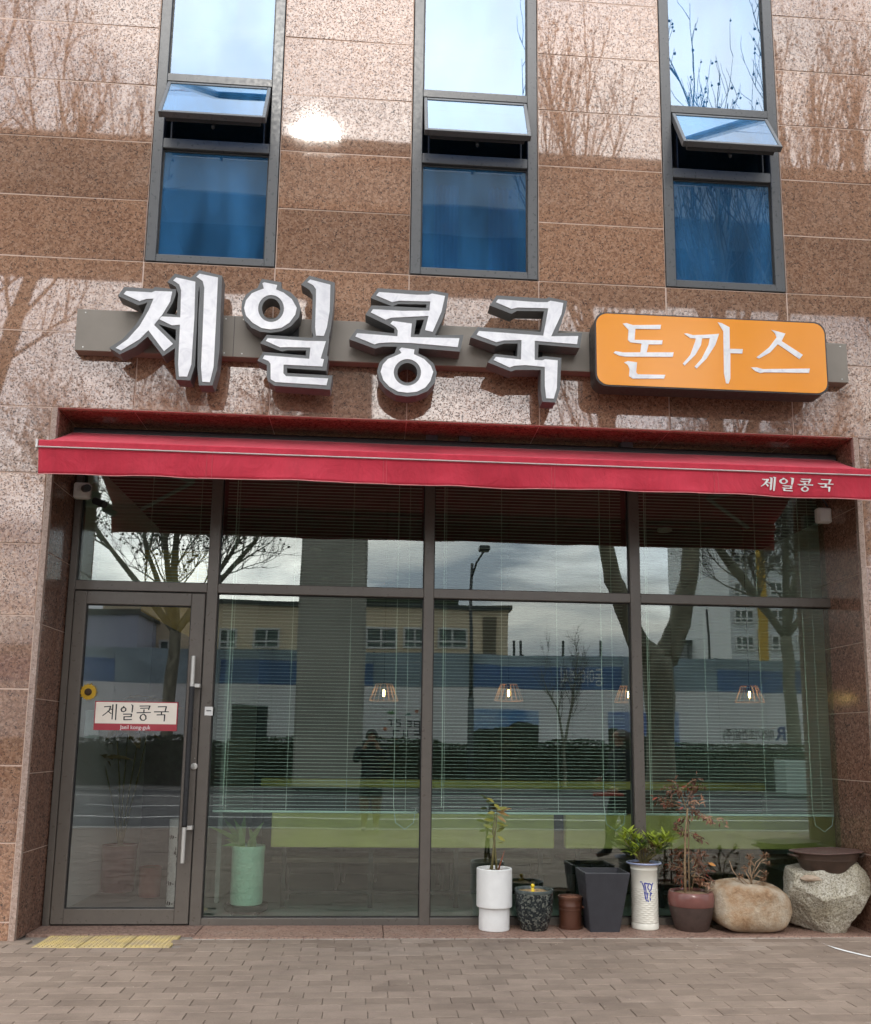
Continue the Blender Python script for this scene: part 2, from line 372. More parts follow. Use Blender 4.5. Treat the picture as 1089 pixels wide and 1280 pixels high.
# ---- upper windows: frame, fixed panes, top-hung open sash
def zt(py): return at(592, py, 0.0).z
Z_BOT, Z_P0, Z_P1, Z_S0, Z_S1, Z_U0 = 5.357, zt(337.0), zt(207), zt(195), zt(125), zt(115.5)
for wi, (x0, x1) in enumerate(WIN):
    f = MB(); fw = 0.092; y0, y1 = -0.006, 0.12
    f.bbox(x0+0.008, x0+fw, y0, y1, Z_BOT+0.008, 9.70, 0.004); f.bbox(x1-fw, x1-0.008, y0, y1, Z_BOT+0.008, 9.70, 0.004)
    for za, zb in ((Z_BOT+0.008, Z_P0), (Z_P1, Z_S0), (Z_S1, Z_U0), (9.62, 9.70)):
        f.bbox(x0+fw, x1-fw, y0+0.002, y1, za, zb, 0.004)
    fr = f.build('window', M['frame_up'], building)
    g = MB(); gx0, gx1 = x0+fw, x1-fw                         # black gaskets, set back
    for za, zb in ((Z_P0, Z_P1), (Z_U0, 9.62)):
        for a, bb, c, d in ((gx0, gx0+0.012, za, zb), (gx1-0.012, gx1, za, zb), (gx0+0.012, gx1-0.012, za, za+0.01), (gx0+0.012, gx1-0.012, zb-0.018, zb)):
            g.box(a, bb, 0.022, 0.06, c, d)
    g.build('gasket', M['dark'], fr)
    for za, zb in ((Z_P0, Z_P1), (Z_U0, 9.62)):
        MB().box(gx0+0.003, gx1-0.003, 0.03, 0.036, za+0.003, zb-0.003).build('pane', M['glass_blue'], fr)
    # stay arms and dark reveal of the opening
    st = MB()
    for xx in (gx0+0.05, gx1-0.06): st.box(xx, xx+0.012, 0.02, 0.10, Z_S0+0.01, Z_S1-0.05)
    st.box(gx0, gx1, 0.10, 0.118, Z_S1-0.03, Z_S1); st.build('stay_arm', M['dark'], fr)
    # open sash
    a = R([27, 25, 29][wi]); H = Z_S1-Z_S0-0.01; hz, hy = Z_S1-0.012, -0.012
    def rot(p):
        y, z = p[1], p[2]; return (p[0], hy + y*math.cos(a) + z*math.sin(a), hz - y*math.sin(a)*-1*-1 + z*math.cos(a))
    def sashbox(mb, xa, xb, ya, yb, za, zb):
        i = len(mb.v); mb.bbox(xa, xb, ya, yb, za, zb, 0.003)
        mb.v[i:] = [rot(p) for p in mb.v[i:]]
    sm = MB(); sw = 0.03; xa, xb = gx0+0.008, gx1-0.008
    sashbox(sm, xa, xa+sw, 0, 0.05, -H, 0); sashbox(sm, xb-sw, xb, 0, 0.05, -H, 0)
    sashbox(sm, xa+sw, xb-sw, 0, 0.05, -H, -H+sw); sashbox(sm, xa+sw, xb-sw, 0, 0.05, -sw, 0)
    sa = sm.build('sash', M['frame_up'], fr)
    lip = MB(); sashbox(lip, xa+0.05, xb-0.05, 0.052, 0.085, -H+0.01, -H+0.05); sashbox(lip, (xa+xb)/2-0.012, (xa+xb)/2+0.012, 0.086, 0.11, -H-0.03, -H+0.05)
    lip.build('sash_lip', M['dark'], fr)
    pn = MB(); i = 0; pn.box(xa+sw, xb-sw, 0.006, 0.012, -H+sw, -sw); pn.v = [rot(p) for p in pn.v]
    pn.build('pane', M['glass_blue'], fr)
# the rooms behind the upper windows
m_wall_in = simple('upper_room_plaster', (0.42, 0.42, 0.38), 0.9)
u = MB()
for a, bq in ((-2.6, 3.9),):
    u.box(a, bq, 4.2, 4.3, 4.9, 9.7); u.box(a, bq, 0.31, 4.2, 7.72, 7.82); u.box(a, bq, 0.31, 4.2, 4.85, 4.9)
    u.box(a-0.1, a, 0.31, 4.3, 4.85, 9.7); u.box(bq, bq+0.1, 0.31, 4.3, 4.85, 9.7); u.box(a, bq, 0.31, 4.2, 9.7, 9.8)
for xx in (-0.40, 1.83): u.box(xx-0.05, xx+0.05, 0.31, 4.2, 4.9, 7.72)
u.build('upper_room', m_wall_in, building)

m_cur = simple('pale_blue_curtain', (0.62, 0.78, 0.85), 0.9)
for xa, xb in ((0.44, 0.66), (0.93, 1.20)):
    cv = []; cf = []
    for k in range(25):
        x_ = xa+(xb-xa)*k/24; y_ = 0.30+0.025*math.sin(k*1.6); cv += [(x_, y_, 5.38), (x_, y_, 6.40)]
    for k in range(24): cf.append((2*k, 2*k+2, 2*k+3, 2*k+1))
    co = MB().add(cv, cf).build('curtain', m_cur, None, True); tag(co, 'narrow pale blue curtain behind the lower pane of the middle blue window, ' + ('left one' if xa < 0.6 else 'right one'), 'curtain', 'curtains in the middle blue window')
# ---- shopfront: mullions, transom, panes
BX = [(-2.497, -1.415), (-1.325, 0.412), (0.498, 2.212), (2.303, 4.055)]    # clear bays
ZTR0, ZTR1, ZB, ZH = 2.690, 2.770, 0.062, 3.98
f = MB(); ya, yb = GY-0.045, GY+0.085
for a, bq in ((-2.552, -2.497), (-1.415, -1.325), (0.412, 0.498), (2.212, 2.303), (4.055, 4.135)): f.bbox(a, bq, ya, yb, 0.004, ZH+0.06, 0.004)
for (a, bq) in BX: f.bbox(a, bq, ya+0.002, yb-0.002, ZTR0, ZTR1, 0.004); f.bbox(a, bq, ya+0.002, yb-0.002, ZH, ZH+0.06, 0.004)
for (a, bq) in BX[1:]: f.bbox(a, bq, ya+0.002, yb-0.002, 0.004, ZB, 0.004)
sf = f.build('shopfront_frame', M['frame'], building)
gk = MB()
for i, (a, bq) in enumerate(BX):
    for za, zb in ([(ZTR1, ZH)] if i == 0 else [(ZTR1, ZH), (ZB, ZTR0)]):
        for p, q, c, d in ((a, a+0.008, za, zb), (bq-0.008, bq, za, zb), (a+0.008, bq-0.008, za, za+0.008), (a+0.008, bq-0.008, zb-0.008, zb)):
            gk.box(p, q, GY-0.008, GY+0.02, c, d)
        pan = MB().box(a+0.003, bq-0.003, GY, GY+0.006, za+0.003, zb-0.003)
        pan.build('glass_pane', M['glass'], sf)
gk.build('gasket', M['dark'], sf)
# slanted cut of the door side: the strip to the left of the frame is black sealant
MB().box(XL+0.001, -2.553, GY-0.02, GY+0.05, 0.02, ZH).build('sealant', M['dark'], building)

# ---- door
d = MB(); dx0, dx1 = -2.490, -1.424; dy0, dy1 = GY-0.052, GY+0.01; dz0, dz1 = 0.018, 2.678
gl, gr_, gb, gt = -2.392, -1.535, 0.135, 2.570
d.bbox(dx0, gl, dy0, dy1, dz0, dz1, 0.005); d.bbox(gr_, dx1, dy0, dy1, dz0, dz1, 0.005)
d.bbox(gl, gr_, dy0+0.002, dy1, dz0, gb, 0.004); d.bbox(gl, gr_, dy0+0.002, dy1, gt, dz1, 0.004)
door = d.build('door', M['frame'], building)
MB().box(gl+0.002, gr_-0.002, GY-0.022, GY-0.014, gb+0.002, gt-0.002).build('glass_pane', M['glass_door'], door)
dg = MB()
for p, q, c, e in ((gl, gl+0.007, gb, gt), (gr_-0.007, gr_, gb, gt), (gl+.007, gr_-.007, gb, gb+0.007), (gl+.007, gr_-.007, gt-0.007, gt)): dg.box(p, q, GY-0.034, GY-0.006, c, e)
dg.box(dx0, dx1, GY-0.02, GY, dz1, dz1+0.012); dg.box(dx1, dx1+0.009, GY-0.02, GY, dz0, dz1); dg.box(dx0, dx1, GY-0.03, GY+0.02, 0.005, dz0)
dg.build('gasket', M['dark'], door)
hy = GY-0.125; P = lambda x, y: at(x, y, hy)
hx0 = P(243, 820); hx1 = P(227, 1079); xh = (hx0.x+hx1.x)/2
k0, k1 = P(240, 858).z, P(231, 1034).z
hd = None
for zk, za_, zb_ in ((k0+0.008, k0, hx0.z), (k1-0.008, hx1.z, k1)):
    h = MB(); h.tube([(xh, hy, za_), (xh, hy, zb_)], 0.017, 16); h.bbox(xh-0.012, xh+0.06, hy+0.008, hy+0.03, zk-0.016, zk+0.016, 0.003); h.bbox(xh+0.03, xh+0.06, hy+0.03, dy0, zk-0.016, zk+0.016, 0.003)
    hq = smooth_by_angle(h.build('pull_handle', M['steel'], door)); hd = hd or hq
w = MB(); zs = np.linspace(k1+0.001, k0-0.001, 60)
w.tube([(xh, hy, z) for z in zs], [0.0215+0.0012*math.sin(i*2.4)+rnd.uniform(-.0006, .0006) for i in range(60)], 14)
w.build('grip_wrap', simple('black_tape', (0.014, 0.014, 0.016), 0.55), hd, True)
lk = at(243, 958, dy0); lm = MB(); lm.lathe([(0, 0.014), (0.012, 0.014), (0.013, 0.011), (0.024, 0.010), (0.027, 0.006), (0.027, 0)], n=28)
lm.v = [(lk.x+x, dy0-z, lk.z+y) for x, y, z in lm.v]; lm.add(*[[(lk.x-.003, dy0-.002, lk.z+.062), (lk.x+.003, dy0-.002, lk.z+.062), (lk.x+.003, dy0-.002, lk.z+.068), (lk.x-.003, dy0-.002, lk.z+.068)], [(0, 1, 2, 3)]])
lm.build('door_lock', M['steel'], door)
# little notice on the mullion
sp = at(261, 889, ya-0.003); s = MB(); s.box(sp.x-0.033, sp.x+0.033, ya-0.003, ya-0.0005, sp.z-0.036, sp.z+0.036)
st = tag(s.build('notice_sticker', simple('sticker_white', (0.72, 0.72, 0.7), 0.4)), 'small white square sticker on the mullion right of the door', 'sticker')
s = MB()
for k in range(5): s.box(sp.x-0.018+k*0.0075, sp.x-0.0125+k*0.0075, ya-0.0042, ya-0.0031, sp.z-0.001, sp.z+0.009)
s.build('print', simple('sticker_ink', (0.05, 0.05, 0.06), 0.6), st)

# ---- sill slabs of the recess
sx = [XL+0.002, -1.30, 0.12, 1.52, 2.80, XR-0.002]
for a, bq in zip(sx, sx[1:]):
    MB().bbox(a+0.003, bq-0.003, 0.06 if a > -2 else 0.20, GY-0.05, -0.03, 0.010, 0.003).build('sill_slab', M['granite_sill'], building)
MB().box(XL, XR, GY-0.05, GY+0.2, -0.03, 0.003).build('threshold', M['granite_sill'], building)

# ================================================================== GROUND
g = MB(); g.box(-300, 300, -300, 60, -0.6, -0.32); struct(g.build('ground', simple('far_ground', (0.16, 0.15, 0.13), 0.9, 0, 0.2, 0.2)))
KERB_Y = -7.55
# paved footway: mortar bed, then bricks
bed = MB(); bed.box(-14, 16, KERB_Y, 0.30, -0.30, -0.014)
pave = struct(bed.build('pavement', simple('paver_joint_sand', (0.20, 0.17, 0.145), 0.95, 0, 0.2, 30)))
def paver_mat():
    n = NT('brown_paver'); c = n.ramp(n.island, [(0, (0.190, 0.143, 0.110)), (0.35, (0.218, 0.168, 0.131)), (0.7, (0.242, 0.187, 0.147)), (1, (0.278, 0.222, 0.180))])
    c2 = n.ramp(n.rand, [(0, (0.84, 0.83, 0.82)), (0.5, (1, 1, 1)), (1, (1.12, 1.12, 1.13))]); c = n.mix(1.0, c, c2, 'MULTIPLY')
    c = n.mix(0.6, c, n.ramp(n.noise(9, 6, 0.65, stretch=(0.5, 1, 1)), [(0.3, (0.72, 0.70, 0.69)), (0.7, (1.15, 1.14, 1.13))]), 'MULTIPLY')
    st = n.ramp(n.noise(1.6, 6, 0.65), [(0.40, (1.06, 1.06, 1.05)), (0.55, (0.95, 0.94, 0.93)), (0.72, (0.66, 0.64, 0.63))]); c = n.mix(0.8, c, st, 'MULTIPLY')
    gr = n.ramp(n.noise(240, 2), [(0.35, (0.8, 0.8, 0.8)), (0.65, (1.12, 1.12, 1.12))]); c = n.mix(0.6, c, gr, 'MULTIPLY')
    n.col(c); n.set(Roughness=0.82); n.bump(n.noise(70, 4), 0.35, 0.006); return n.m
M['paver'] = paver_mat()
BL, BW, BH = 0.245, 0.128, 0.05
def brick_bm(l, w):
    return MB().bbox(-l/2+0.0014, l/2-0.0014, -w/2+0.0013, w/2-0.0013, -BH, 0, 0.0028)
pr = random.Random(5); bricks = []
y = 0.045; row = 0
while y-BW > KERB_Y+0.12:
    yc = y-BW/2; x = -4.9 + (row % 2)*BL/2 + pr.uniform(-0.02, 0.02) + (row//2 % 3)*0.01
    while x < 7.2: bricks.append((x+BL/2, yc)); x += BL
    y -= BW; row += 1
def seen(b):
    p = Vector((b[0], b[1], 0))-CAMP; zf = p.dot(CF)
    if zf < 0.5: return False
    u_ = 544.5+FOC*p.dot(CR)/zf; v_ = PCY-FOC*p.dot(CU)/zf
    return -20 < u_ < 1110 and v_ < 1292
TACT = (-2.375, -1.405, -0.19, 0.195)
bricks = [q for q in bricks if not (TACT[0]-0.06 < q[0] < TACT[1]+0.06 and q[1] > TACT[2]-0.05)]
vis = sorted([q for q in bricks if seen(q)], key=lambda q: q[1])
near = set(vis[:296]); rest = [q for q in bricks if q not in near]
bo = brick_bm(BL, BW).build('brick', M['paver']); bme = bo.data; bpy.data.objects.remove(bo)
for (x, y) in near:
    inst(bme, 'brick', (x, y, pr.uniform(-0.0025, 0.002)), pave, (R(pr.uniform(-.35, .35)), R(pr.uniform(-.25, .25)), R(pr.uniform(-.35, .35))))
tm = [tuple(v.co) for v in bme.vertices]; tf = [tuple(p.vertices) for p in bme.polygons]
rb = MB()
for (x, y) in rest:
    dz = pr.uniform(-0.003, 0.002); q = R(pr.uniform(-.35, .35)); c_, s_ = math.cos(q), math.sin(q)
    tx, ty = pr.uniform(-.006, .006), pr.uniform(-.004, .004)
    rb.add([(x+a*c_-b_*s_, y+a*s_+b_*c_, z+dz+a*ty+b_*tx) for a, b_, z in tm], tf)
stuff(rb.build('brick', M['paver'], pave))
# pale cut row against the sill
pk = simple('pale_mortar_band', (0.33, 0.29, 0.25), 0.9, 0, 0.22, 9, 0.3, 60)
x = -1.36
while x < 4.0:
    l = pr.uniform(0.10, 0.30); MB().bbox(x+0.003, x+l-0.003, 0.047, 0.064 if True else 0, -0.05, 0.002, 0.003).build('edge_brick', pk, pave); x += l
# yellow tactile strip at the door
n = NT('yellow_tactile_tile'); c = vary(n, (0.44, 0.335, 0.135), 0.14, 9)
c = n.mix(n.sepc(n.ramp(n.noise(7, 7, 0.7), [(0.42, (0, 0, 0)), (0.68, (0.75, 0.75, 0.75))]))[0], c, (0.27, 0.22, 0.17)); n.col(c); n.set(Roughness=0.85); n.bump(n.noise(60, 4), 0.3, 0.005); ty = n.m
tw = (TACT[1]-TACT[0])/3; td = (TACT[3]-TACT[2])
for i in range(3):
    x0 = TACT[0]+i*tw; tb = MB(); tb.bbox(x0+0.003, x0+tw-0.003, TACT[2], TACT[3], -0.05, 0.000, 0.004)
    for a in range(9):
        for b_ in range(11):
            u0 = x0+0.02+(a+0.5*(b_ % 2)*0)*(tw-0.04)/9; v0 = TACT[2]+0.015+b_*(td-0.03)/11
            tb.add([(u0, v0, 0.0), (u0+0.024, v0, 0.0), (u0+0.024, v0+0.024, 0.0), (u0, v0+0.024, 0.0), (u0+.005, v0+.005, .006), (u0+.019, v0+.005, .006), (u0+.019, v0+.019, .006), (u0+.005, v0+.019, .006)],
                   [(0, 1, 5, 4), (1, 2, 6, 5), (2, 3, 7, 6), (3, 0, 4, 7), (4, 5, 6, 7)])
    tb.build('tactile_tile', ty, pave)
# white paint stroke on the pavers (bottom right), and a pale chip
def ground_at(px, py, z=0.0):
    d_ = CF*FOC + CR*(px-544.5) + CU*(PCY-py); return CAMP + d_*((z-CAMP.z)/d_.z)
wm = MB(); pts = [ground_at(*q, 0.004) for q in ((1028, 1179), (1040, 1184), (1058, 1189), (1075, 1193), (1100, 1199), (1140, 1210), (1190, 1222))]
wd = [0.016, 0.048, 0.040, 0.030, 0.036, 0.034, 0.03]; vs = []
for p, w_ in zip(pts, wd): vs += [(p.x, p.y-w_, 0.0045), (p.x, p.y+w_*1.3, 0.0045)]
wm.add(vs, [(2*i, 2*i+2, 2*i+3, 2*i+1) for i in range(len(pts)-1)])
struct(wm.build('paint_mark', simple('white_road_paint', (0.78, 0.78, 0.76), 0.7, 0, 0.1, 30)))
gm = MB(); gr3 = random.Random(77)
for k in range(260):
    gx = gr3.uniform(-3.4, 4.4); gy = gr3.choice([gr3.gauss(0.03, 0.05), gr3.uniform(-2.0, 0.0)]); q_ = gr3.uniform(0.003, 0.009)
    if gy > 0.25: continue
    v_ = [(gx+gr3.uniform(-q_, q_), gy+gr3.uniform(-q_, q_), 0.0005+q_*gr3.uniform(0.2, 1.0)) for _ in range(4)]
    gm.add(v_, [(0, 1, 2), (0, 2, 3), (0, 1, 3), (1, 2, 3)])
stuff(struct(gm.build('grit', simple('grit_and_crumbs', (0.42, 0.37, 0.31), 0.9, 0, 0.5, 40))))
# kerb, carriageway, lane lines
kb = MB(); x = -40
while x < 44: kb.bbox(x+0.004, x+0.996, KERB_Y-0.16, KERB_Y, -0.3, 0.0, 0.012); x += 1.0
struct(kb.build('kerb', M['concrete_pale']))
rd = MB(); rd.box(-120, 120, -22.3, KERB_Y-0.16, -0.31, -0.14); struct(rd.build('road', M['asphalt']))
ln = MB()
def line(y, w_, x0, x1): ln.box(x0, x1, y-w_/2, y+w_/2, -0.139, -0.136)
line(-8.15, 0.13, -60, 60); line(-11.3, 0.14, -60, 60)
for k in range(-8, 9): line(-14.6, 0.13, k*8+1.0, k*8+4.5)
line(-18.6, 0.13, -60, 60); line(-21.7, 0.13, -60, 60)
struct(ln.build('lane_line', simple('lane_paint', (0.72, 0.72, 0.70), 0.7)))
kb = MB(); kb.box(-120, 120, -22.55, -22.3, -0.31, 0.02); struct(kb.build('far_kerb', M['concrete_pale']))
v = MB(); v.box(-120, 120, -60, -22.55, -0.31, 0.0); struct(v.build('far_verge', simple('verge_soil', (0.10, 0.09, 0.06), 0.95, 0, 0.3, 1.5)))

# ================================================================== SIGNS
# letter outlines (u, v grow right and down, one frame per syllable)
LET = {}
LET['je'] = dict(o=(120, 330), s=6.05,
 outer=[[(165,240),(213,173),(430,187),(445,172),(607,192),(603,232),(580,295),(532,374),(612,384),(616,290),(622,225),(604,172),(540,135),(597,72),(718,102),(780,45),(955,88),(945,300),(935,640),(915,800),(880,918),(778,918),(767,790),(773,420),(784,215),(781,160),(773,230),(760,520),(748,770),(712,880),(607,875),(594,740),(598,636),(507,697),(392,548),(300,625),(180,683),(100,633),(200,568),(300,460),(360,362),(388,292),(320,312)],
        [(472,455),(605,495),(602,580)]],
 inner=[[[(210,228),(230,205),(420,216),(450,205),(577,210),(562,285),(505,380),(440,462),(583,605),(515,660),(397,502),(330,570),(190,655),(150,635),(240,570),(330,470),(400,350),(437,262),(380,266),(330,282)]],
        [[(585,125),(607,103),(752,135),(745,400),(722,760),(690,852),(628,852),(622,760),(636,460),(575,465),(478,418),(497,398),(638,405),(645,200),(630,155)]],
        [[(760,98),(785,75),(923,103),(910,400),(890,780),(862,895),(805,892),(795,780),(808,500),(820,180),(808,130)]]])
def ell(cx, cy, rx, ry, n=36): return [(cx+rx*math.cos(2*math.pi*k/n), cy+ry*math.sin(2*math.pi*k/n)) for k in range(n)]
LET['il'] = dict(o=(290, 330), s=6.806,
 outer=[[(255,125),(420,155),(420,205),(500,240),(560,300),(587,380),(570,455),(500,530),(420,572),(330,585),(240,575),(165,540),(110,480),(80,400),(85,320),(120,260),(170,222),(215,205)], ell(333,380,78,88)],
 outer2=[[(588,175),(660,98),(875,158),(865,350),(840,560),(822,630),(828,640),(808,780),(822,790),(803,908),(470,886),(468,927),(855,948),(835,1068),(360,1035),(310,1000),(295,960),(297,860),(215,822),(268,748),(628,778),(632,735),(470,733),(428,744),(240,675),(295,603),(680,628),(692,612),(676,560),(682,400),(688,265),(660,220)]],
 inner=[[[(260,165),(275,157),(385,180),(375,218),(440,245),(510,300),(552,375),(540,430),(490,500),(420,545),(330,558),(250,545),(175,500),(120,440),(103,375),(120,310),(170,250),(230,225),(272,210)], ell(333,380,110,115)],
        [[(643,155),(665,133),(838,178),(832,400),(808,540),(782,613),(715,610),(708,540),(715,300),(715,215),(690,180)]],
        [[(288,655),(305,632),(630,655),(800,658),(755,805),(783,812),(770,873),(440,857),(438,930),(460,955),(818,975),(805,1033),(370,1005),(330,980),(328,850),(310,825),(262,805),(278,778),(658,808),(668,712),(480,708),(410,710)]]])
LET['kong'] = dict(o=(430, 340), s=6.806,
 outer=[[(228,220),(288,137),(720,165),(738,152),(890,182),(875,290),(835,410),(775,538),(1018,535),(988,678),(638,648),(632,692),(700,725),(765,780),(790,855),(775,940),(710,1015),(620,1050),(540,1060),(440,1045),(355,990),(300,920),(282,845),(300,775),(350,725),(432,690),(452,634),(330,634),(265,652),(45,572),(108,485),(428,522),(430,482),(352,442),(182,362),(237,283),(700,305),(702,275),(460,272),(412,292)],
        [(618,408),(682,405),(640,532),(597,530)], ell(540,857,85,84)],
 inner=[[[(275,200),(298,172),(620,195),(720,195),(750,185),(860,205),(830,340),(755,510),(690,495),(720,375),(500,385),(400,390),(355,408),(228,345),(248,318),(500,332),(728,330),(735,252),(470,245),(410,258)]],
        [[(97,550),(112,522),(455,548),(458,500),(440,470),(395,440),(415,418),(578,440),(568,555),(982,565),(968,640),(570,605),(400,600),(300,605),(260,617)]],
        [[(470,660),(490,645),(600,660),(595,700),(680,740),(740,800),(760,850),(735,930),(690,985),(620,1020),(540,1028),(460,1018),(385,975),(335,920),(312,850),(330,790),(375,740),(450,710),(490,690)], ell(540,855,116,113)]])
LET['guk'] = dict(o=(580, 350), s=6.806,
 outer=[[(220,215),(280,130),(700,158),(720,145),(880,178),(865,260),(800,450),(1007,450),(985,578),(635,548),(630,660),(690,648),(830,662),(822,850),(815,940),(780,1042),(668,1035),(655,940),(655,765),(440,765),(400,778),(202,700),(262,628),(455,650),(458,540),(340,540),(275,562),(57,487),(118,400),(655,440),(682,265),(450,262),(405,288)]],
 inner=[[[(272,190),(290,165),(620,190),(710,190),(735,178),(845,197),(830,290),(742,480),(972,478),(962,547),(602,518),(602,680),(665,685),(690,675),(798,685),(790,920),(765,1010),(700,1007),(688,900),(688,740),(520,725),(430,730),(390,745),(252,682),(272,655),(485,678),(490,512),(340,515),(275,530),(108,468),(128,435),(675,475),(718,242),(460,235),(405,247)]]])
m_grey = simple('charcoal_letter_edge', (0.125, 0.128, 0.130), 0.45, 0, 0.06)
def acryl_mat():
    n = NT('pale_marbled_acrylic')
    c = n.ramp(n.noise(7, 6, 0.6, dist=1.6), [(0.35, (0.70, 0.70, 0.74)), (0.5, (0.80, 0.80, 0.83)), (0.7, (0.88, 0.88, 0.90))])
    n.col(c); n.set(Roughness=0.12); n.bump(n.noise(9, 2), 0.06, 0.01); return n.m
m_acryl = acryl_mat()
m_bar = simple('beige_grey_sign_rail', (0.235, 0.205, 0.170), 0.5, 0, 0.10, 3)
sign = thing('shop_sign', 'large white Korean letters with charcoal edges on a long beige rail above the awning', 'sign', (0.7, 0, 4.5))
bl, br_ = at(95, 410, -0.10), at(1060, 456, -0.10)
MB().bbox(bl.x, br_.x, -0.10, -0.002, 4.515, 4.868, 0.004).build('rail', m_bar, sign)
YF = -0.26
sm_ = MB()
for px in (292, 500, 737): x_ = at(px, 430, -0.10).x; sm_.box(x_-0.0018, x_+0.0018, -0.1012, -0.0995, 4.517, 4.866)
sm_.build('rail_seam', M['dark'], sign)
sc_m = MB()
for px in (104, 281, 303, 489, 1050):
    for z_ in (4.545, 4.838):
        x_ = at(px, 430, -0.10).x; sc_m.tube([(x_, -0.1025, z_), (x_, -0.0995, z_)], 0.006, 8)
sc_m.build('rail_screw', M['steel'], sign)
def onplane(o, s, Y):
    def fn(u, v, d): q = at(o[0]+u/s, o[1]+v/s, YF); return (q.x, Y+d, q.z)
    return fn
for key in ('je', 'il', 'kong', 'guk'):
    q = LET[key]; fn = onplane(q['o'], q['s'], YF)
    mb = MB(); mb.prism(q['outer'], fn, 0.0, 0.135)
    if 'outer2' in q: mb.prism(q['outer2'], fn, 0.0, 0.135)
    lt = mb.build('letter', m_grey, sign)
    fm = MB()
    for loops in q['inner']: fm.prism(loops, fn, -0.004, 0.002)
    fm.build('letter_face', m_acryl, lt)
    cx_ = sum(v.co.x for v in lt.data.vertices)/len(lt.data.vertices)
    MB().box(cx_-0.12, cx_+0.12, YF+0.1345, -0.1005, 4.60, 4.80).build('spacer', M['dark'], lt)
# orange light box
OB = thing('orange_sign_box', 'rounded orange sign box with white Korean lettering at the right end of the rail', 'sign', (2.7, -0.1, 4.6))
YO = -0.30
def rr(x0, x1, z0, z1, r, n=8):
    pts = []
    for cx, cz, a0 in ((x1-r, z1-r, 0), (x0+r, z1-r, 90), (x0+r, z0+r, 180), (x1-r, z0+r, 270)):
        for k in range(n+1): a = R(a0+90*k/n); pts.append((cx+r*math.cos(a), cz+r*math.sin(a)))
    return pts
c0, c1, c2, c3 = at(744, 391, YO), at(1032, 402, YO), at(744, 484, YO), at(1036, 492, YO)
ox0, ox1, oz0, oz1 = (c0.x+c2.x)/2, (c1.x+c3.x)/2, (c2.z+c3.z)/2, (c0.z+c1.z)/2
fxz = lambda Y: (lambda u, v, d: (u, Y+d, v))
case = MB().prism([rr(ox0, ox1, oz0, oz1, 0.095)], fxz(YO), 0.0, 0.165).build('case', simple('dark_sign_case', (0.035, 0.032, 0.03), 0.4), OB)
on = NT('orange_acrylic'); on.col(on.ramp(on.noise(1.5, 3), [(0.3, (0.84, 0.30, 0.022)), (0.7, (0.89, 0.33, 0.030))])); on.set(Roughness=0.16)
MB().prism([rr(ox0+0.012, ox1-0.012, oz0+0.012, oz1-0.012, 0.095)], fxz(YO), -0.004, 0.002).build('orange_face', on.m, OB)
MB().box(ox0+0.3, ox1-0.3, YO+0.166, -0.1005, 4.58, 4.80).build('bracket', M['dark'], OB)
OL = [[(155,80),(170,78),(195,86),(308,85),(305,102),(205,101),(202,145),(314,147),(312,163),(258,163),(250,195),(358,195),(355,213),(165,212),(140,208),(118,197),(125,190),(155,195),(225,195),(230,160),(185,155),(175,145),(178,105)],
      [(160,235),(175,230),(212,235),(208,275),(215,283),(325,285),(320,300),(195,300),(180,290),(182,262),(175,245)],
      [(400,120),(412,119),(435,126),(478,125),(540,121),(525,165),(490,220),(450,260),(442,252),(470,220),(498,165),(503,138),(472,139),(468,165),(445,205),(402,248),(395,240),(425,205),(445,150),(447,139),(425,138)],
      [(535,75),(550,78),(582,95),(583,181),(635,182),(633,200),(585,198),(585,300),(578,320),(568,318),(560,280),(557,110)],
      [(750,105),(805,120),(790,150),(875,205),(862,222),(775,162),(745,195),(700,220),(690,215),(740,175),(770,135),(765,120)],
      [(668,255),(690,255),(715,262),(903,260),(900,277),(720,275),(705,278),(685,270)]]
fo = lambda u, v, d: (lambda q: (q.x, YO+d, q.z))(at(730+u/3.203, 380+v/3.203, YO))
for lp in ((0, 1), (2, 3), (4, 5)):
    mb = MB()
    for k in lp: mb.prism([OL[k]], fo, -0.0085, -0.0035)
    mb.build('letter', m_acryl, OB)

# ================================================================== AWNING
def cloth_mat():
    n = NT('red_awning_cloth'); c = n.ramp(n.noise(3, 4), [(0.3, (0.50, 0.014, 0.038)), (0.7, (0.58, 0.022, 0.052))])
    c = n.mix(0.35, c, n.ramp(n.noise(30, 5, 0.7, stretch=(1, 1, 0.25)), [(0.35, (0.82, 0.82, 0.82)), (0.7, (1.1, 1.1, 1.1))]), 'MULTIPLY')
    c = n.mix(0.5, c, n.ramp(n.noise(2.6, 7, 0.72, stretch=(1.4, 1, 0.5)), [(0.32, (0.66, 0.66, 0.70)), (0.55, (0.95, 1, 1)), (0.78, (1.05, 1.5, 1.35))]), 'MULTIPLY')
    n.col(c); n.set(Roughness=0.8, Sheen_Weight=0.15)
    n.bump(n.math('ADD', n.noise(5.0, 4, 0.55, stretch=(1, 1, 0.7), dist=0.8), n.math('MULTIPLY', n.noise(420, 2), 0.02)), 0.55, 0.035)
    return n.m
m_cloth = cloth_mat()
awn = thing('awning', 'crimson retractable awning with hanging valance across the whole shopfront', 'awning', (0.75, 0, 3.7))
AX0, AX1, YB, ZBK, YFR, ZFR = -2.545, 3.99, 0.27, 3.968, -0.35, 3.668
NX = 120; NS = 10; vs = []; fs = []
def sag(u, s): return 0.010*math.sin(math.pi*s)*(math.sin(u*9.3)+0.6*math.sin(u*23+1)) - 0.018*math.sin(math.pi*s)
for i in range(NX+1):
    u_ = i/NX
    for j in range(NS+1):
        s_ = j/NS; inset = 0.0
        vs.append((AX0+0.02+(AX1-AX0-0.04)*u_, YB+(YFR-YB)*s_, ZBK+(ZFR-ZBK)*s_+sag(u_, s_)))
